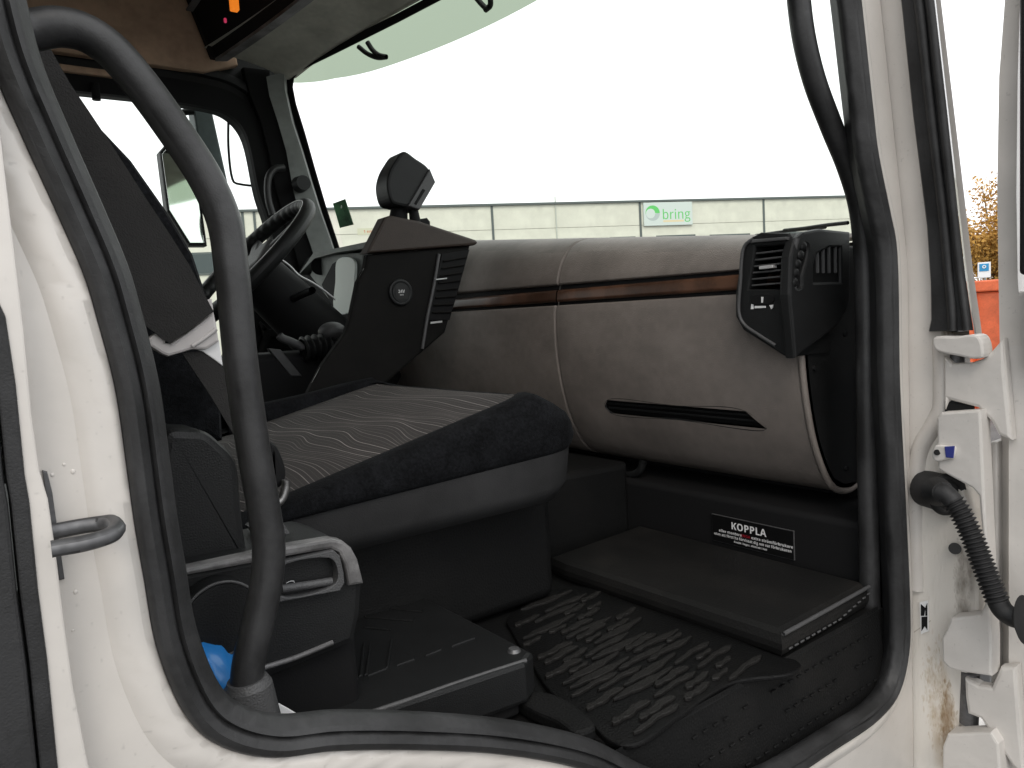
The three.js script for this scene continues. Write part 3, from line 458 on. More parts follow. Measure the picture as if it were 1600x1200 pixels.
  part(dash, 'console_hood', exXY([[.7294,.165],[.7795,.2447],[.7958,.2496],[.8673,.2391],[1.0207,.1995],[1.0258,.1919],[1.0179,.1871]], -1.53, -1.487, .006), M.dashDark, 'dark brown top of the middle console');
  const cv = [[.9264,.1657],[1.005,.177],[.9644,.0778],[.9358,.0102],[.8762,.0129],[.8993,.0867]], cvs = part(wing, 'side_vent', exXY(cv, -1.501, -1.496, .001), M.black, 'dark side air vent of the console');
  for (let i = 1; i < 9; i++) { const t = i / 9, a = [cv[0][0] + (cv[4][0] - cv[0][0]) * t, cv[0][1] + (cv[4][1] - cv[0][1]) * t], b = [cv[1][0] + (cv[3][0] - cv[1][0]) * t, cv[1][1] + (cv[3][1] - cv[1][1]) * t]; part(wing, 'vent_slat', cyl([a[0] + .006, a[1], -1.493], [b[0] - .004, b[1], -1.493], .0022, .0022, 8), M.plasticMatt); }
  part(wing, 'vent_tab', exXY([[.9013,.1069],[.9313,.1095],[.9311,.1065],[.901,.104]], -1.494, -1.488, .0008), M.silver);
  part(wing, 'vent_edge', tube([[.9181,.1654,-1.496],[.901,.1014,-1.496],[.8756,.0203,-1.496],[.8562,-.053,-1.496]], .004, 30, 8), M.plasticGrey);
  part(wing, 'slider_symbol', exXY([[.8845,.0081],[.9161,.0096],[.9158,.0051],[.8841,.0036]], -1.5, -1.4975, .0003), M.silver);
  part(wing, 'wing_edge', tube([[.741,.1642,-1.51],[.7323,.1332,-1.51],[.7145,.1039,-1.51],[.6917,.0302,-1.51],[.6767,-.0055,-1.51],[.6486,-.0386,-1.51],[.6182,-.0709,-1.51],[.5921,-.1085,-1.51]], .0032, 50, 8), M.silver, 'thin silver edge of the console');
  const [so] = [[.8103,.0785,-1.5]];
  part(wing, 'socket_ring', new THREE.TorusGeometry(.026, .005, 10, 32).translate(so[0], so[1], -1.498), M.plastic);
  const cap = cyl([so[0], so[1], -1.505], [so[0], so[1], -1.493], .023, .022, 32);
  part(wing, 'socket_cap', cap, M.plastic, 'round socket cap marked 24V');
  const tx = canvasTex(256, 256, (x) => { x.fillStyle = '#111'; x.fillRect(0, 0, 256, 256); x.fillStyle = '#cfcfcf'; x.font = 'bold 84px sans-serif'; x.textAlign = 'center'; x.fillText('24V', 128, 140); x.font = 'bold 38px sans-serif'; x.fillText('MAX', 128, 190); });
  const pl = new THREE.PlaneGeometry(.03, .03).translate(so[0], so[1], -1.4922); pl.userData.uvKept = true;
  part(wing, 'socket_print', pl, std([1, 1, 1], .6, { map: tx }));
  // driver side of the dashboard
  part(dash, 'driver_dash', exXY([[1.28, .25], [1.0, .26], [.96, .2], [.99, -.1], [1.06, -.3], [1.28, -.3]], -2.52, -2.0, .01), M.black, 'black driver side of the dashboard');
  part(dash, 'driver_dash', exXY([[1.28, .16], [1.06, .16], [1.04, .1], [1.06, -.3], [1.28, -.3]], -2.0, -1.64, .01), M.black);
  part(dash, 'instrument_hood', slab([[.93,.2042,-2.3985],[.93,.2509,-2.2825],[.93,.2469,-2.102],[.93,.2416,-1.8973]], [[.93,.1936,-2.4242],[.93,.234,-2.2754],[.93,.2347,-2.0949],[.93,.2243,-1.9002]], [.2, 0, 0]), M.pillarTrim, 'grey rim of the instrument hood');
  part(dash, 'instrument_panel', exZY([[-2.3737,.1892],[-2.2858,.2433],[-2.0584,.2272],[-1.9593,.2202],[-2.0172,.0844],[-2.1145,.047],[-2.2271,.0962]], .95, .98, .004), M.pillarTrim);
  part(dash, 'instrument_panel', exZY([[-2.2664,.1497],[-2.1686,.2075],[-2.1091,.2172],[-2.1187,.0903],[-2.1937,.0785]], .942, .952, .004), M.black);
  part(dash, 'dial', cyl([[.945,.2091,-2.27]][0], [[.95,.2102,-2.282]][0], .028, .028), M.black);
  part(dash, 'document_pocket', exZY(smooth2([[-2.1178,.2103],[-1.9931,.198],[-2.0034,.1398],[-2.0398,.0595],[-2.1383,.0523],[-2.1682,.0734],[-2.1389,.1502]], 40), .935, .943, .002), std([.62, .68, .64], .35), 'pale green plastic pocket beside the dials');
  part(dash, 'underside_latch', tube([[1.08,-.311,-1.1197],[1.08,-.3307,-1.1019],[1.08,-.3312,-1.0648],[1.08,-.3182,-1.0372],[1.08,-.2998,-1.0273]], .008, 30, 8), M.plastic);
}
// ---------------------------------------------------------------- steering wheel, gear lever
{
  const s = thing('steering_wheel', 'black steering wheel at the driver side window', 'steering wheel');
  const Cn = new THREE.Vector3(.63, .19, -2.0), be = Math.PI / 4, ax = new THREE.Vector3(-Math.sin(be), Math.cos(be), 0), q = new THREE.Quaternion().setFromUnitVectors(new THREE.Vector3(0, 0, 1), ax);
  const put = (g) => g.applyQuaternion(q).translate(Cn.x, Cn.y, Cn.z);
  const tor = new THREE.TorusGeometry(.222, .0195, 18, 160), tp = tor.attributes.position;
  for (let i = 0; i < tp.count; i++) { const x = tp.getX(i), y = tp.getY(i), r = Math.hypot(x, y); if (r < .215) { const a = Math.atan2(y, x), k = 1 + .012 * Math.sin(a * 44); tp.setXY(i, x * k, y * k); } } tor.computeVertexNormals();
  part(s, 'rim', put(tor), M.plastic);
  part(s, 'rim_seam', put(new THREE.TorusGeometry(.222, .0013, 6, 90).translate(0, 0, .0195)), M.silver, 'pale seam round the rim');
  part(s, 'hub', put(new RoundedBoxGeometry(.16, .15, .05, 3, .02).translate(0, 0, -.02)), M.plasticGrey);
  for (const a of [.2, Math.PI - .2, -1.2, -1.95]) part(s, 'spoke', put(new RoundedBoxGeometry(.15, .03, .018, 2, .006).translate(.135, 0, -.012).rotateZ(a + Math.PI / 2)), M.plasticGrey);
  part(s, 'column', cyl([.66, .155, -2.0], [.98, -.18, -2.0], .07, .1, 24), M.black);
  part(s, 'column_rim', tube([[.7002,.1931,-1.93],[.7181,.1797,-1.93],[.7422,.1541,-1.93],[.7762,.1349,-1.93],[.8073,.1135,-1.93],[.8403,.0864,-1.93]], .003, 30, 6), M.silver);
  part(s, 'stalk', tube([[.72, .09, -1.94], [.72, .10, -1.85], [.72, .105, -1.79]], .01, 20, 8), M.plastic);
}
{
  const g = thing('gear_lever', 'black gear lever with ribbed boot and round knob beside the console', 'lever');
  const path = V3([[.6559,-.0398,-1.72],[.6867,-.0357,-1.72],[.7163,-.0346,-1.72],[.7496,-.0368,-1.72]]), cv = new THREE.CatmullRomCurve3(path), N = 60, fr = cv.computeFrenetFrames(N), rings = [];
  for (let i = 0; i <= N; i++) { const t = i / N, p = cv.getPointAt(t), r = .026 + .006 * Math.sin(t * 40), row = []; for (let k = 0; k < 16; k++) { const a = k / 16 * 6.283, v = fr.normals[i].clone().multiplyScalar(Math.cos(a) * r).addScaledVector(fr.binormals[i], Math.sin(a) * r).add(p); row.push([v.x, v.y, v.z]); } rings.push(row); }
  part(g, 'boot', sheet(rings, true), M.plastic);
  part(g, 'knob', new THREE.SphereGeometry(.034, 24, 16).scale(1, .7, 1).translate(...[[.7341,-.001,-1.72]][0]), M.plasticGrey);
  part(g, 'arm', tube([[.6014,-.0028,-1.72],[.6069,-.0091,-1.72],[.6292,-.0196,-1.72],[.6578,-.0353,-1.72]], .01, 20, 8), M.plasticGrey);
  part(g, 'plate', exXY([[.578,-.0313],[.6081,-.0364],[.6558,-.1049],[.6274,-.1023]], -1.75, -1.735, .003), M.plasticGrey);
  part(g, 'pedestal', box(.5, .74, -.45, -.045, -1.95, -1.74, .02), M.black);
}
// ---------------------------------------------------------------- display on the console
{
  const d = thing('dash_display', 'black curved display unit on a bracket above the middle console', 'display');
  const sh = smooth2([[.8414,.3941],[.87,.3809],[.9005,.3632],[.9109,.3422],[.8953,.318],[.8448,.2721],[.8204,.2724],[.8015,.2786],[.7933,.3146],[.8003,.343],[.8168,.3695]], 60);
  part(d, 'shell', exXY(sh, -1.555, -1.49, .006), M.plastic);
  part(d, 'front_plate', exXY([[.9018,.3584],[.9149,.3288],[.8674,.264],[.8382,.2713]], -1.55, -1.484, .003), M.plasticGrey, 'grey lower plate of the display');
  part(d, 'plate_slot', exXY([[.8783,.3112],[.8848,.3087],[.8587,.2743],[.854,.277]], -1.49, -1.482, .0005), M.black);
  part(d, 'bracket', cyl([[.8427,.2841,-1.53]][0], [[.8346,.2445,-1.53]][0], .018, .022), M.black);
  part(d, 'bracket', cyl([[.8646,.2761,-1.51]][0], [[.8693,.2296,-1.51]][0], .010, .014), M.black);
  part(d, 'bracket_foot', exXY([[.8751,.246],[.8958,.2496],[.9038,.2411],[.9024,.2234],[.8723,.2313]], -1.55, -1.5, .004), M.black);
}
// ---------------------------------------------------------------- passenger seat
{
  const s = thing('passenger_chair', 'dark velvet passenger seat with wavy striped cushion top', 'seat');
  const ytop = (x) => -.191 + .221 * (Math.min(x, .655) - .284) - Math.max(0, x - .655) * .3;
  const ring = (bx, fx, zn, zf, rc, n = 14) => { const o = []; const cs = [[bx, zn, 3], [fx, zn, 0], [fx, zf, 1], [bx, zf, 2]];
    const cor = (cx, cz, a0, r) => { for (let i = 0; i <= n; i++) { const a = a0 + Math.PI / 2 * i / n; o.push([cx + Math.cos(a) * r, cz + Math.sin(a) * r]); } };
    cor(fx - rc, zn - rc, 0, rc); cor(bx + .04, zn - .04, Math.PI / 2, .04); cor(bx + .04, zf + .04, Math.PI, .04); cor(fx - rc, zf + rc, 1.5 * Math.PI, rc);
    const out = []; for (let i = 0; i < o.length; i++) { const a = o[i], b = o[(i + 1) % o.length], m = Math.max(1, Math.round(Math.hypot(b[0] - a[0], b[1] - a[1]) / .03)); const mm = i % (n + 1) === n ? 14 : 1; for (let k = 0; k < mm; k++) out.push([a[0] + (b[0] - a[0]) * k / mm, a[1] + (b[1] - a[1]) * k / mm]); } return out; };
  const B = .2, ZN = -.815, ZF = -1.39;
  const mk = (dx, dz, fx, yf, rc) => ring(B + dx, fx, ZN - dz, ZF + dz, rc).map(([x, z]) => [x, yf(x, z), z]);
  const yb = (x) => -.212 + .04 * (x - .28);
  const lerpY = (t) => (x, z) => { const far = Math.max(0, Math.min(1, (-z - 1.28) / .1)); return yb(x) + (ytop(x) - yb(x)) * t + far * .014 * t * (1 - .5 * Math.max(0, t - .9) * 10); };
  part(s, 'cushion_skirt', sheet([mk(.05, .05, .68, () => -.275, .06), mk(.01, .012, .725, () => -.268, .08), mk(0, 0, .742, () => -.245, .09), mk(0, 0, .751, (x) => yb(x) + .0005, .09)], true), M.skirt, 'grey lower side of the seat cushion');
  part(s, 'cushion_bolster', sheet([mk(0, .001, .750, (x) => yb(x), .09), mk(0, -.004, .753, lerpY(.08), .09), mk(0, -.005, .755, lerpY(.3), .085), mk(0, -.003, .749, lerpY(.6), .08), mk(.0, .001, .738, lerpY(.8), .07), mk(0, .008, .722, lerpY(.95), .075), mk(.003, .018, .706, lerpY(1.03), .072), mk(.006, .030, .690, lerpY(1.05), .07), mk(.008, .040, .678, lerpY(1.03), .065), mk(.008, .0425, .672, lerpY(.99), .063)], true), M.velvet, 'blue black velvet sides of the cushion');
  const fab = canvasTex(1024, 1024, (x, w, h) => {
    x.fillStyle = '#2f2b2a'; x.fillRect(0, 0, w, h);
    for (let i = 0; i < 16000; i++) { x.fillStyle = `rgba(${rnd() < .5 ? '16,14,15' : '84,74,70'},${rnd() * .22})`; x.fillRect(rnd() * w, rnd() * h, 2 + rnd() * 10, 1.5); }
    for (let k = -6; k < 90; k++) {
      const base = k * h / 84, ph = k * .33; x.beginPath();
      for (let i = 0; i <= 200; i++) { const u = i / 200, yy = base + 15 * Math.sin(u * 11 + ph * .7) + 9 * Math.sin(u * 23 - ph * 1.3 + 1) * (.4 + .6 * Math.sin(u * 5 + k * .1)) + 30 * Math.sin(u * 3.1 + .6); i ? x.lineTo(u * w, yy) : x.moveTo(0, yy); }
      const br = .22 + .6 * Math.pow(.5 + .5 * Math.sin(k * 1.9), 2); x.strokeStyle = `rgba(196,188,184,${br})`; x.lineWidth = 1.5 + .7 * Math.sin(k * 2.3); x.stroke();
    }
  });
  const rings = [1, .8, .6, .4, .2, 0].map((k) => mk(.008, .0425, .672, lerpY(1.0), .063).map(([x, y, z]) => { const cx = .42, cz = -1.1; const X = cx + (x - cx) * k, Z = cz + (z - cz) * k; return [X, ytop(X) + .012 * (1 - k ** 3), Z]; }));
  const fg = boundUV(sheet(rings, true), ['z', 'x']);
  part(s, 'cushion_top', fg, std([1, 1, 1], .9, { map: fab, bumpMap: T.fine, bumpScale: .0004 }), 'brown grey cushion top with pale wavy stripes');
  part(s, 'far_bolster', tube([[.3621,-.1605,-1.36],[.4136,-.1555,-1.36],[.4676,-.1504,-1.36],[.5307,-.1432,-1.36],[.5975,-.1332,-1.36],[.6606,-.127,-1.36]], .03, 30, 12), M.velvet, 'dark raised bolster on the far side of the cushion');
  part(s, 'pedestal', box(.24, .735, -.45, -.262, -1.36, -.90, .02), M.floor, 'black grained seat pedestal');
  // backrest leaning to the rear
  const bf = [[.0786,.3086],[.0962,.2764],[.1091,.2556],[.1278,.2275],[.1604,.1886],[.1899,.1384],[.2125,.092],[.221,.0543],[.2274,.0053],[.2279,-.0512],[.2257,-.1152]], bb = bf.map(([x, y]) => [x - .13, y - .02]).reverse();
  part(s, 'backrest', exXY([...bf, ...bb], -1.37, -.84, .02), M.velvet, 'dark velvet backrest leaning to the rear');
  // hinge cover, base cover, knob
  part(s, 'hinge_cover', exXY(smooth2([[.1423,-.083],[.1631,-.0835],[.1753,-.087],[.1875,-.0991],[.2006,-.1184],[.2021,-.1562],[.2031,-.2007],[.2054,-.2171],[.1677,-.2234],[.1344,-.2178],[.132,-.1544]], 60), -.80, -.72, .008), M.plastic, 'black hinge cover of the seat');
  part(s, 'side_flap', exXY([[.2425,-.1826],[.2579,-.2142],[.2611,-.2252],[.2327,-.2198],[.2186,-.1954]], -.78, -.74, .004), M.plasticGrey);
  part(s, 'base_cover', exXY([[.1326,-.2003],[.2731,-.2064],[.29,-.2142],[.2988,-.2341],[.3026,-.2564],[.2979,-.2872],[.2887,-.3145],[.2645,-.3167],[.1944,-.3223],[.1328,-.316],[.1176,-.3092]], -.80, -.68, .008), M.plastic, 'black side cover of the seat base');
  part(s, 'cover_band', exXY([[.1286,-.1973],[.1384,-.197],[.1887,-.1978],[.2217,-.1978],[.2701,-.2009],[.281,-.2053],[.2898,-.2144],[.2955,-.2282],[.2997,-.2535],[.2839,-.252],[.2816,-.2312],[.2761,-.2163],[.268,-.2106],[.2209,-.2074],[.188,-.2059],[.1379,-.2031],[.1281,-.2028]], -.69, -.672, .003), M.plasticLight, 'light grey worn top band of the seat base');
  const hf = part(s, 'handle_frame', exXY([[.2098,-.2097],[.2691,-.211],[.2751,-.2182],[.2776,-.2362],[.2775,-.2458],[.2723,-.2522],[.2066,-.2465]], -.69, -.668, .0008, [smooth2([[.2158,-.216],[.2633,-.2173],[.2694,-.2232],[.2715,-.2378],[.2662,-.2454],[.2136,-.2412]], 30).reverse()]), M.plasticGrey, 'grey frame of the release handle');
  part(hf, 'recess', exXY([[.2172,-.2175],[.2748,-.2189],[.2795,-.2437],[.2759,-.2545],[.2144,-.2504]], -.684, -.682, .0005), M.plastic);
  part(hf, 'grip', tube([[.2178,-.2372,-.674],[.2424,-.2401,-.674],[.2668,-.2428,-.674]], .004, 20, 8), M.plasticGrey);
  part(hf, 'arrow_mark', exXY([[.22,-.2198],[.2241,-.2221],[.2203,-.223]], -.682, -.6805, .0002), M.white);
  part(hf, 'letter_mark', tube([[.2246,-.2351,-.6805],[.2284,-.2343,-.6805],[.232,-.2352,-.6805],[.2318,-.2377,-.6805],[.2281,-.238,-.6805],[.2243,-.2382,-.6805]], .0007, 30, 5), M.white, 'white outlined mark in the handle recess');
  const k0 = [[.1586,-.2438,-.675]][0];
  part(s, 'adjuster_knob', cyl([k0[0], k0[1], -.69], [k0[0], k0[1], -.655], .034, .031, 32), M.plastic, 'round black adjuster knob');
  part(s, 'knob_ring', new THREE.TorusGeometry(.0325, .0014, 8, 40).translate(k0[0], k0[1], -.6565), M.plasticGrey);
  part(s, 'base_rail', tube([[.1962,-.308,-.678],[.2255,-.3084,-.678],[.2646,-.3055,-.678]], .0026, 20, 6), M.plasticLight);
  part(s, 'base_foot', box(.13, .3, -.45, -.31, -.82, -.70, .01), M.black);
  part(s, 'belt_buckle', exXY(smooth2([[.2605,-.1177],[.2666,-.1208],[.2731,-.1361],[.2759,-.1545],[.2712,-.1667],[.2595,-.1696],[.2541,-.1508]], 30), -.83, -.80, .006), M.black, 'black belt buckle on the cushion');
  part(s, 'buckle_stalk', tube([[.2577,-.184,-.79],[.2637,-.1795,-.79],[.2688,-.1698,-.79],[.2704,-.1594,-.79]], .005, 20, 8), M.steel);
}
// ---------------------------------------------------------------- seat belt
{
  const b = thing('seat_belt', 'broad grey black seat belt webbing hanging along the rear pillar', 'seat belt');
  const L = [[.0387,.2755,-.7],[.0514,.2401,-.7],[.0719,.1895,-.7],[.0872,.1405,-.7],[.1009,.0892,-.7],[.1136,.0466,-.7],[.1234,.0191,-.7],[.1475,-.0028,-.7]], Rr = [[.0772,.2446,-.7],[.0909,.213,-.7],[.1034,.1907,-.7],[.1203,.1598,-.7],[.139,.1237,-.7],[.1561,.0921,-.7],[.1701,.0648,-.7],[.1867,.0238,-.7]];
  part(b, 'webbing', slab(L, Rr, [0, 0, -.002]), M.web, 'flat woven belt webbing');
  part(b, 'webbing', slab([[.159,-.0121,-.71],[.1802,-.0539,-.71],[.2006,-.0988,-.71],[.2116,-.1314,-.71]], [[.1773,-.0111,-.71],[.1913,-.0252,-.71],[.2115,-.0634,-.71],[.2238,-.0959,-.71]], [0, 0, -.002]), M.web);
  part(b, 'belt_guide', exXY([[.1315,.0033],[.1369,.0069],[.1415,.0055],[.1458,.0013],[.1444,-.002],[.1481,-.0028],[.1621,.0049],[.1755,.0146],[.1881,.0239],[.1897,.0104],[.1902,-.0037],[.1789,-.01],[.1663,-.0092],[.146,-.014],[.141,-.0114],[.1314,-.0034]], -.715, -.704, .0025), M.bracket, 'pale steel belt guide');
  part(b, 'guide_tongue', exXY([[.1671,-.0075],[.1804,-.0078],[.1917,-.002],[.1929,-.0265],[.1866,-.0206],[.1761,-.0116]], -.714, -.709, .0008), M.white, 'white tongue of the belt guide');
  part(b, 'guide_rib', tube([[.1662,-.0063,-.7035],[.1778,.0005,-.7035],[.1885,.0081,-.7035]], .002, 12, 6), M.bracket);
  part(b, 'belt_guide', exXY([[.182,.0348],[.1877,.0358],[.1884,.0252],[.1857,.0259]], -.715, -.706, .001), M.bracket);
  part(b, 'anchor', cyl([.02, .32, -.66], [.02, .32, -.74], .03), M.plastic);
}
// ---------------------------------------------------------------- footwell: step, mat, lid, sticker
{
  const s = thing('footrest_step', 'low black grained footrest step below the glove box', 'step');
  part(s, 'top', exXZ([[.806, -.538], [1.055, -.545], [1.055, -1.02], [.80, -1.0], [.795, -.95]], -.456, -.42, .014), M.step);
  part(s, 'edge_bead', tube([[.81, -.4215, -.5385], [.9, -.4213, -.5405], [1.05, -.4213, -.545]], .003, 12, 6), M.plasticGrey);
  for (let i = 0; i < 16; i++) part(s, 'stitch', box(.82 + i * .014, .828 + i * .014, -.4455 + Math.max(0, i - 9) * .0022, -.443 + Math.max(0, i - 9) * .0022, -.5385 - i * .0004, -.5365 - i * .0004, .0008), M.plasticGrey);
}
{
  const mo = smooth2([[.79,-.9097],[.7556,-.924],[.6222,-.8871],[.6028,-.8514],[.5607,-.7525],[.5283,-.6689],[.5163,-.5851],[.5094,-.5528],[.5152,-.5349],[.5318,-.526],[.5983,-.5325],[.7088,-.5375],[.7746,-.5039],[.7998,-.5075],[.8093,-.5223],[.804,-.5371],[.8063,-.652],[.7992,-.78]], 120);
  const m = thing('floor_mat', 'black rubber floor mat with dusty wavy ribs in front of the seat', 'mat');
  part(m, 'mat_sheet', exXZ(mo, -.4555, -.449, .002), M.mat);
  const inside = (x, z) => { let c = false; for (let i = 0, j = mo.length - 1; i < mo.length; j = i++) if ((mo[i][1] > z) !== (mo[j][1] > z) && x < (mo[j][0] - mo[i][0]) * (z - mo[i][1]) / (mo[j][1] - mo[i][1]) + mo[i][0]) c = !c; return c; };
  const shapes = []; for (let v = 0; v < 6; v++) { const L = .035 + .015 * v, w = .0042 + .0012 * (v % 3), pts = []; for (let i = 0; i <= 8; i++) { const t = i / 8; pts.push([(t - .5) * L, .0012 * Math.sin(t * 5 + v) + w * (t < .08 || t > .92 ? .3 : 1) * (Math.sin(t * 9 + v * 2) > 0 ? 1 : .55)]); } for (let i = 8; i >= 0; i--) { const t = i / 8; pts.push([(t - .5) * L, .0012 * Math.sin(t * 5 + v) - w * (t < .08 || t > .92 ? .3 : 1) * (Math.sin(t * 7 + v) > 0 ? 1 : .5)]); } shapes.push(boxUV(exXZ(pts, 0, .0045, .001))); }
  let n = 0;
  for (let r = 0; r < 40; r++) { let x = .42 + rnd() * .05; const z0 = -1.08 + r * .0145; while (x < 1) { const v = Math.floor(rnd() * 6), len = .035 + .015 * v; x += len * .5; const z = z0 + (rnd() - .5) * .004 - (x - .7) * .12; if (inside(x - len * .55, z) && inside(x + len * .55, z) && inside(x, z - .012) && inside(x, z + .012) && n < 295) { const q = part(m, 'rib', shapes[v], M.matRib); q.position.set(x, -.4493, z); q.rotation.y = .1 + (rnd() - .5) * .1; n++; } x += len * .5 + .004 + rnd() * .022; } }
  const flap = smooth2([[.4776,-.44,-.6739],[.5088,-.44,-.6588],[.5159,-.44,-.6323],[.5135,-.44,-.5969],[.502,-.44,-.564],[.4788,-.44,-.5687],[.4798,-.44,-.6013],[.4739,-.44,-.639]].map((q) => [q[0], q[2]]), 30);
  part(m, 'flap', exXZ(flap, -.452, -.436, .004), M.floor, 'curled rubber flap at the mat corner');
}
{
  const l = thing('floor_box', 'flat black ribbed plastic box on the floor in front of the seat base', 'box');
  part(l, 'lid', exXZ([[.3638,-.947],[.4893,-.9405],[.4973,-.864],[.4981,-.7564],[.4978,-.6618],[.4754,-.6476],[.3796,-.658],[.2884,-.6694],[.2462,-.7151]], -.435, -.385, .006), M.plastic, 'ribbed black lid');
  part(l, 'base', exXZ([[.3664,-.9343],[.488,-.9402],[.503,-.8753],[.5061,-.7694],[.4919,-.6726],[.4691,-.6575],[.3825,-.6645],[.2996,-.6805],[.262,-.7235]], -.45, -.434, .003), M.black);
  const bar = (a, n) => part(l, n, exXZ(a, -.386, -.3825, .0012), M.plastic);
  for (const a of [[[.4335,-.9181],[.4676,-.8618],[.4618,-.8552],[.4292,-.9096]], [[.4016,-.906],[.4445,-.8455],[.4381,-.8374],[.3967,-.8958]], [[.3863,-.8742],[.4074,-.8395],[.4025,-.8335],[.3806,-.8659]]]) bar(a, 'lid_rib');
  for (const a of [[[.3587,-.8217],[.361,-.8195],[.3216,-.7451],[.3176,-.7449]], [[.3646,-.8161],[.3663,-.8144],[.3277,-.7434],[.3237,-.7431]], [[.3889,-.8074],[.3907,-.8057],[.3528,-.7425],[.3491,-.7417]]]) bar(a, 'lid_rib');
  for (const a of [[[.2948,-.7465],[.317,-.7454],[.3151,-.7412],[.293,-.7424]], [[.3284,-.7448],[.3511,-.7441],[.3489,-.7398],[.3257,-.7392]], [[.3636,-.7429],[.3868,-.7427],[.3844,-.7384],[.3613,-.7386]], [[.4004,-.741],[.4232,-.7424],[.4205,-.7379],[.3979,-.7366]], [[.4369,-.7411],[.4702,-.741],[.4671,-.7364],[.434,-.7367]]]) bar(a, 'lid_rib');
  part(l, 'lid_edge', tube([[.4809,-.387,-.6525],[.43,-.387,-.6588],[.3831,-.387,-.6638],[.3382,-.387,-.6673],[.2965,-.387,-.6718]], .0028, 20, 6), M.plasticGrey);
  for (const q of [[.4828,-.384,-.6778],[.4777,-.384,-.9308]]) part(l, 'lid_screw', cyl([q[0], -.386, q[2]], [q[0], -.3815, q[2]], .009, .006, 16), M.steelDark);
}
{
  const st = canvasTex(1024, 320, (x) => {
    x.fillStyle = '#0a0a0b'; x.fillRect(0, 0, 1024, 320); x.fillStyle = '#e8e8e8'; x.textAlign = 'center'; x.font = 'bold 120px sans-serif'; x.fillText('KOPPLA', 480, 132);
    x.font = 'bold 46px sans-serif'; x.textAlign = 'left'; x.fillText('eller montera', 90, 196); x.fillStyle = '#a01828'; x.fillText('INGA', 388, 196); x.fillStyle = '#e8e8e8'; x.fillText('extra strömförbrukare', 516, 196);
    x.textAlign = 'center'; x.fillText('utan att först ha förvissat dig om var förbrukaren', 512, 246, 980); x.font = 'bold 34px sans-serif'; x.fillText('Avsäk i lager. abstrakt hos', 500, 290, 420);
  });
  const s = thing('warning_sticker', 'black sticker with white word KOPPLA on the footwell wall', 'sticker');
  const c = [[1.058,-.3691,-.8418],[1.058,-.3688,-.6791],[1.058,-.4207,-.6805],[1.058,-.423,-.8441]], z0 = c[0][2], z1 = c[1][2], y1 = c[0][1], y0 = c[2][1] + .004;
  const g = new THREE.PlaneGeometry(z1 - z0, y1 - y0).rotateY(-Math.PI / 2).translate(1.0565, (y0 + y1) / 2, (z0 + z1) / 2); g.userData.uvKept = true;
  part(s, 'print', g, std([1, 1, 1], .45, { map: st }));
  part(s, 'backing', box(1.057, 1.0595, y0 - .001, y1 + .001, z0 - .001, z1 + .001, .0005), M.plasticGrey);
}
{
  const t = thing('plastic_bag', 'bright blue plastic bag tucked behind the grab handle foot', 'bag');
  const g = mergeVertices(new THREE.IcosahedronGeometry(.05, 5)), p = g.attributes.position;
  for (let i = 0; i < p.count; i++) { const x = p.getX(i), y = p.getY(i), z = p.getZ(i), k = 1 + .25 * (fbm(x * 60 + 9, y * 60 + z * 40 + 9, 4096, 3, 91) - .5); p.setXYZ(i, x * k * .8, y * k * 1.25, z * k); } g.computeVertexNormals();
  const [c] = [[.1513,-.2897,-.655]]; part(t, 'bag', g.translate(c[0] - .014, c[1] - .03, c[2] - .01), phy([.02, .22, .62], .35, { clearcoat: .4 }));
  const w = thing('paper_scrap', 'small white paper scrap beside the handle foot', 'paper');
  part(w, 'paper', exXY([[.1895,-.3189],[.1912,-.3389],[.2134,-.3451],[.2026,-.3338],[.1946,-.326]], -.64, -.636, .0008), M.white);
}
// ---------------------------------------------------------------- windscreen: sticker, visor, wiper
{
  const s = thing('windscreen_card', 'small green card stuck in the windscreen corner', 'card');
  const P = [[1.1,.4486,-2.4841],[1.1092,.454,-2.4599],[1.1154,.4501,-2.4474],[1.1219,.4562,-2.4285],[1.1438,.3679,-2.4237],[1.1193,.3641,-2.4835]];
  part(s, 'card', slab([P[0], P[5]], [P[3], P[4]], [.002, 0, 0]), phy([.16, .34, .2], .9, { map: T.wear, transmission: .4, thickness: 0 }));
  const c = [[1.1159,.4331,-2.4518]][0]; part(s, 'hole', cyl(c, [c[0] + .0012, c[1], c[2]], .006, .006, 12), M.white);
}
{
  const v = thing('sun_visor', 'translucent grey green sun visor along the top of the windscreen outside', 'sun visor');
  const zs = lin(-.6, -2.8, 44), low = (z) => .878 + .02 * Math.max(0, (-z - 2.3) / .26) ** 2;
  const rows = lin(0, 1, 8).map((t) => zs.map((z) => { const y = low(z) + (1.16 - low(z)) * t; return [wsX(Math.max(z, -2.5 + (z < -2.5 ? (z + 2.5) * .4 : 0)), y, .15 + .02 * Math.sin(t * 3)), y, z]; }));
  part(v, 'visor_sheet', sheet(rows), phy([.30, .345, .275], .25, { transmission: 1, thickness: 0, ior: 1.1 }), 'tinted translucent visor sheet');
  const arm = (p) => { part(v, 'visor_bracket', tube(p, .008, 20, 8), M.plastic); };
  arm([[1.1538,.9288,-2.2376],[1.1638,.9022,-2.2251],[1.1749,.8815,-2.2047],[1.1866,.8684,-2.1757]]); arm([[1.141,.9256,-2.2783],[1.1571,.8968,-2.2497],[1.1738,.8757,-2.2125],[1.1866,.8684,-2.1757]]); arm([[1.258,.9189,-1.7663],[1.2657,.893,-1.7483],[1.2713,.8747,-1.733]]); arm([[1.2686,.896,-1.7082],[1.272,.8786,-1.7148],[1.271,.8733,-1.739]]);
}
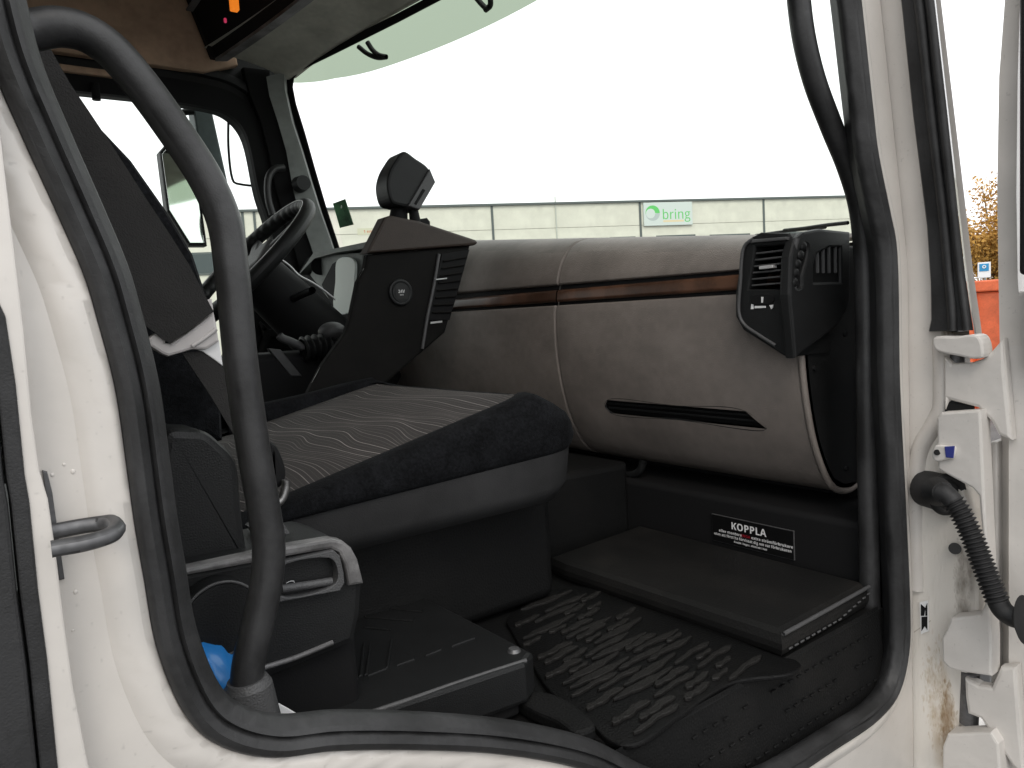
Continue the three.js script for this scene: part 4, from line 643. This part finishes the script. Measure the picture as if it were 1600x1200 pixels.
{
  const w = thing('windscreen_wiper', 'thin black wiper blade at the foot of the windscreen', 'wiper');
  part(w, 'blade', tube([[1.3068,.1447,-.843],[1.2911,.1413,-.7924],[1.2719,.139,-.7363],[1.253,.1356,-.684]], .0035, 20, 6), M.rubber);
  part(w, 'arm', tube([[1.3488,.1477,-.9374],[1.323,.1444,-.8464],[1.2913,.1376,-.7476]], .003, 20, 6), M.rubber);
}
// ---------------------------------------------------------------- driver side mirror
{
  const m = thing('side_mirror', 'grey green mirror arm with mirror glass outside the driver window', 'mirror');
  part(m, 'mirror_arm', exXY([[.7571,.9035],[.8513,.9025],[.8433,.8645],[.8266,.8301],[.8306,.7982],[.8609,.5668],[.8841,.401],[.7997,.3988],[.7679,.6535]], -2.95, -2.87, .006), std([.17, .21, .21], .6, { map: T.blotch }));
  part(m, 'mirror_housing', exXY([[.644,.6834],[.6729,.7178],[.7626,.7356],[.7801,.3465],[.7141,.3456],[.6503,.4693]], -2.99, -2.925, .008), M.plastic);
  part(m, 'mirror_glass', exXY([[.6495,.6727],[.6737,.702],[.752,.7185],[.767,.357],[.7172,.3562],[.6572,.4727]], -2.925, -2.918, .001), std([.9, .92, .9], .04, { metalness: 1 }), 'shiny mirror glass');
  part(m, 'mirror_tube', tube([[.6532,.7561,-2.88],[.6891,.8004,-2.88],[.7231,.8178,-2.88],[.7612,.8269,-2.88]], .012, 20, 8), M.plastic);
  part(m, 'stay_wire', tube([[.85,.8578,-2.75],[.8483,.813,-2.75],[.8363,.6774,-2.75],[.8386,.5762,-2.75],[.8457,.554,-2.75],[.8679,.5486,-2.75],[.923,.5451,-2.75],[.9986,.5403,-2.75]], .0045, 50, 6), M.plastic);
  part(m, 'mirror_foot', box(.6, .72, .84, .9, -2.95, -2.67, .01), M.plastic);
}

// ---------------------------------------------------------------- warehouse, sign, tree, container
{
  const w = thing('warehouse', 'long pale yellow warehouse behind the windscreen with dark panel joints', 'building');
  const yaw = -24.35 * Math.PI / 180;   // wall direction in plan
  const origin = new THREE.Vector3(30.553, 0, -28.8186), dir = new THREE.Vector3(Math.cos(yaw), 0, -Math.sin(yaw));
  const place = (g) => g.rotateY(yaw).translate(origin.x, 0, origin.z);
  const wallM = std([.76, .755, .65], .8, { map: T.paint.clone() }); wallM.map.repeat.set(.3, .3);
  const jointM = std([.11, .13, .125], .7);
  const js = [-60, -50, -41, -32, -26.5, -20.65, -20.1, -8.1, .25, 7.83, 15.2, 17];
  for (let i = 0; i < js.length - 1; i++) {
    part(w, 'wall_panel', place(plain(js[i] + .06, js[i + 1] - .06, -1.6, 4.84, -.3, 0)), wallM);
    part(w, 'wall_panel', place(plain(js[i] + .06, js[i + 1] - .06, 4.86, 6.1, -.3, 0)), wallM);
    part(w, 'joint', place(plain(js[i + 1] - .062, js[i + 1] + .062, -1.6, 6.12, -.28, .03)), jointM);
  }
  part(w, 'core', place(plain(-60, 17, -1.6, 6.1, -26, -.25)), wallM);
  part(w, 'roof_edge', place(plain(-60.2, 17.2, 6.1, 6.21, -26, .12)), jointM, 'thin dark roof edge');
  part(w, 'drain_pipe', place(plain(-4.63, -4.57, -1.6, 6.5, .0, .06)), std([.5, .52, .47], .7));
  const glassM = std([.05, .07, .07], .15);
  for (const [a, b, y] of [[-9.9, -8.4, 4.3], [-7.9, -6.5, 4.25], [1.15, 3.5, 4.25], [-1.6, -.1, 4.25], [4.4, 6.9, 4.2], [9, 11.4, 4.2], [-18, -16, 4.2], [-13, -11, 4.2], [-25, -22, 4.2]]) {
    const f = part(w, 'window', place(plain(a, b, 3.1, y, -.02, .06)), jointM); part(f, 'pane', place(plain(a + .08, b - .08, 3.2, y - .09, .061, .07)), glassM);
  }
  part(w, 'roof_vent', place(plain(-19.75, -19.15, 6.2, 6.55, -1.6, -.6)), std([.3, .34, .33], .7), 'small grey roof vent');
  const rl = canvasTex(256, 64, (x) => { x.fillStyle = '#e4e4d0'; x.fillRect(0, 0, 256, 64); x.fillStyle = '#d9896f'; x.font = 'bold 40px sans-serif'; x.textAlign = 'center'; x.fillText('1 entré', 128, 46); });
  const pg = new THREE.PlaneGeometry(1.3, .33); pg.userData.uvKept = true; const lt = part(w, 'red_lettering', pg.translate(-14.5, 4.97, .012), std([.8, .8, .75], .8, { map: rl }), 'faded red lettering'); place(lt.geometry);
  const s = thing('shop_sign', 'pale sign with a green ring logo and green lettering on the warehouse', 'sign');
  part(s, 'board', place(plain(.42, 3.33, 4.79, 6.06, .035, .12)), std([.62, .67, .64], .5));
  const sg = canvasTex(1024, 448, (x) => {
    x.fillStyle = '#cfd9d4'; x.fillRect(0, 0, 1024, 448);
    x.lineWidth = 70; x.strokeStyle = '#63c76a'; x.fillStyle = '#63c76a'; x.beginPath(); x.arc(185, 205, 150, Math.PI * .95, Math.PI * 2.02); x.arc(145, 205, 88, Math.PI * 2.0, Math.PI * 1.0, true); x.fill();
    x.fillStyle = '#b4bfbd'; x.beginPath(); x.arc(185, 205, 150, 0, Math.PI * .97); x.arc(145, 215, 88, Math.PI * 1.0, 0, true); x.fill();
    x.fillStyle = '#cfd9d4'; x.beginPath(); x.arc(135, 212, 92, 0, 6.3); x.fill();
    x.fillStyle = '#5fc466'; x.font = '262px sans-serif'; x.textAlign = 'left'; x.fillText('bring', 375, 330, 610); x.fillStyle = '#e0cfa8'; x.fillRect(400, 350, 440, 36);
  });
  const sp = new THREE.PlaneGeometry(2.9, 1.26); sp.userData.uvKept = true; place(sp.translate(1.875, 5.425, .125)); part(s, 'print', sp, std([1, 1, 1], .5, { map: sg }), 'green ring logo and green lettering');
}
{
  const t = thing('autumn_tree', 'yellow leaved autumn tree between the front pillar and the open door', 'tree');
  const base = new THREE.Vector3(28.3, -1.6, -10.2), bark = std([.12, .09, .06], .9), lim = [];
  const trunk = [cyl([base.x, -1.6, base.z], [base.x + .05, .4, base.z], .13, .09, 10)];
  const tips = [];
  for (let i = 0; i < 26; i++) { const a = i * 2.4, el = .5 + rnd() * .8, l = 1.3 + rnd() * 2.2, s0 = -.2 + rnd() * .8, st = [base.x, s0, base.z], en = [base.x + Math.cos(a) * Math.cos(el) * l * .75, s0 + Math.sin(el) * l * 1.15, base.z + Math.sin(a) * Math.cos(el) * l * .75]; trunk.push(cyl(st, en, .045, .012, 6)); tips.push([st, en]); }
  part(t, 'trunk', merge(trunk), bark);
  const pos = [], col = [];
  for (let i = 0; i < 16000; i++) {
    const [a, b] = tips[i % tips.length], u = .25 + .8 * rnd(), q = [0, 1, 2].map((k) => a[k] + (b[k] - a[k]) * u + (rnd() + rnd() - 1) * .5), s = .022 + rnd() * .035, n = new THREE.Vector3(rnd() - .5, rnd() - .5, rnd() - .5).normalize(), e = new THREE.Vector3(rnd() - .5, rnd() - .5, rnd() - .5).cross(n).normalize(), f = n.clone().cross(e);
    const c = (x, y) => pos.push(q[0] + (e.x * x + f.x * y) * s, q[1] + (e.y * x + f.y * y) * s, q[2] + (e.z * x + f.z * y) * s);
    c(-1, -1); c(1, -1); c(0, 1.4); const k = .75 + rnd() * .5; for (let m = 0; m < 3; m++) col.push(.5 * k, .28 * k, .06 * k);
  }
  const g = new THREE.BufferGeometry(); g.setAttribute('position', new THREE.Float32BufferAttribute(pos, 3)); g.setAttribute('color', new THREE.Float32BufferAttribute(col, 3)); g.computeVertexNormals();
  part(t, 'crown', g, std([1, 1, 1], .8, { vertexColors: true }), 'loose crown of yellow leaves');
}
{
  const c = thing('skip_container', 'orange waste container standing behind the front pillar', 'container');
  const om = std([.8, .16, .055], .5, { map: T.blotch });
  part(c, 'body', exXZ([[11.1, -4.9], [13.2, -4.2], [12.6, -2.3], [10.6, -3.1]], -1.6, .02, .03), om);
  part(c, 'rim', exXZ([[11.05, -4.97], [13.27, -4.22], [12.64, -2.24], [10.54, -3.07]], .02, .17, .02), om);
  for (let i = 0; i < 4; i++) part(c, 'rib', cyl([11.02 - i * .13, -1.58, -4.72 + i * .46], [11.02 - i * .13, .0, -4.72 + i * .46], .06, .06, 8), om);
}
{
  const p = thing('parking_sign', 'small blue and white parking sign on a pole before the tree', 'sign');
  const a = new THREE.Vector3(22.46, .63, -8.45);
  part(p, 'pole', cyl([a.x + .06, -1.6, a.z], [a.x + .06, .8, a.z], .03, .03, 10), M.steel);
  const bo = part(p, 'board', new RoundedBoxGeometry(.03, .42, .30, 2, .01).rotateY(.35).translate(a.x, a.y, a.z), M.white);
  part(bo, 'blue_field', new RoundedBoxGeometry(.012, .2, .22, 2, .005).rotateY(.35).translate(a.x - .022, a.y + .07, a.z + .006), std([.02, .25, .5], .5));
  part(bo, 'letter', new THREE.TorusGeometry(.035, .012, 8, 16).rotateY(Math.PI / 2 + .35).translate(a.x - .034, a.y + .085, a.z + .012), M.white);
}

// ---------------------------------------------------------------- stand every thing on its own base
scene.updateMatrixWorld(true);
for (const o of scene.children) {
  if (o.isGroup) {
    const b = new THREE.Box3().setFromObject(o), q = new THREE.Vector3((b.min.x + b.max.x) / 2, b.min.y, (b.min.z + b.max.z) / 2);
    for (const c of o.children) c.position.sub(q);
    o.position.copy(q); o.position.y += EYE;
  } else if (o.isMesh) o.position.y += EYE;
}
scene.traverse((o) => { if (o.isMesh) { o.castShadow = true; o.receiveShadow = true; } });
renderer.render(scene, camera);
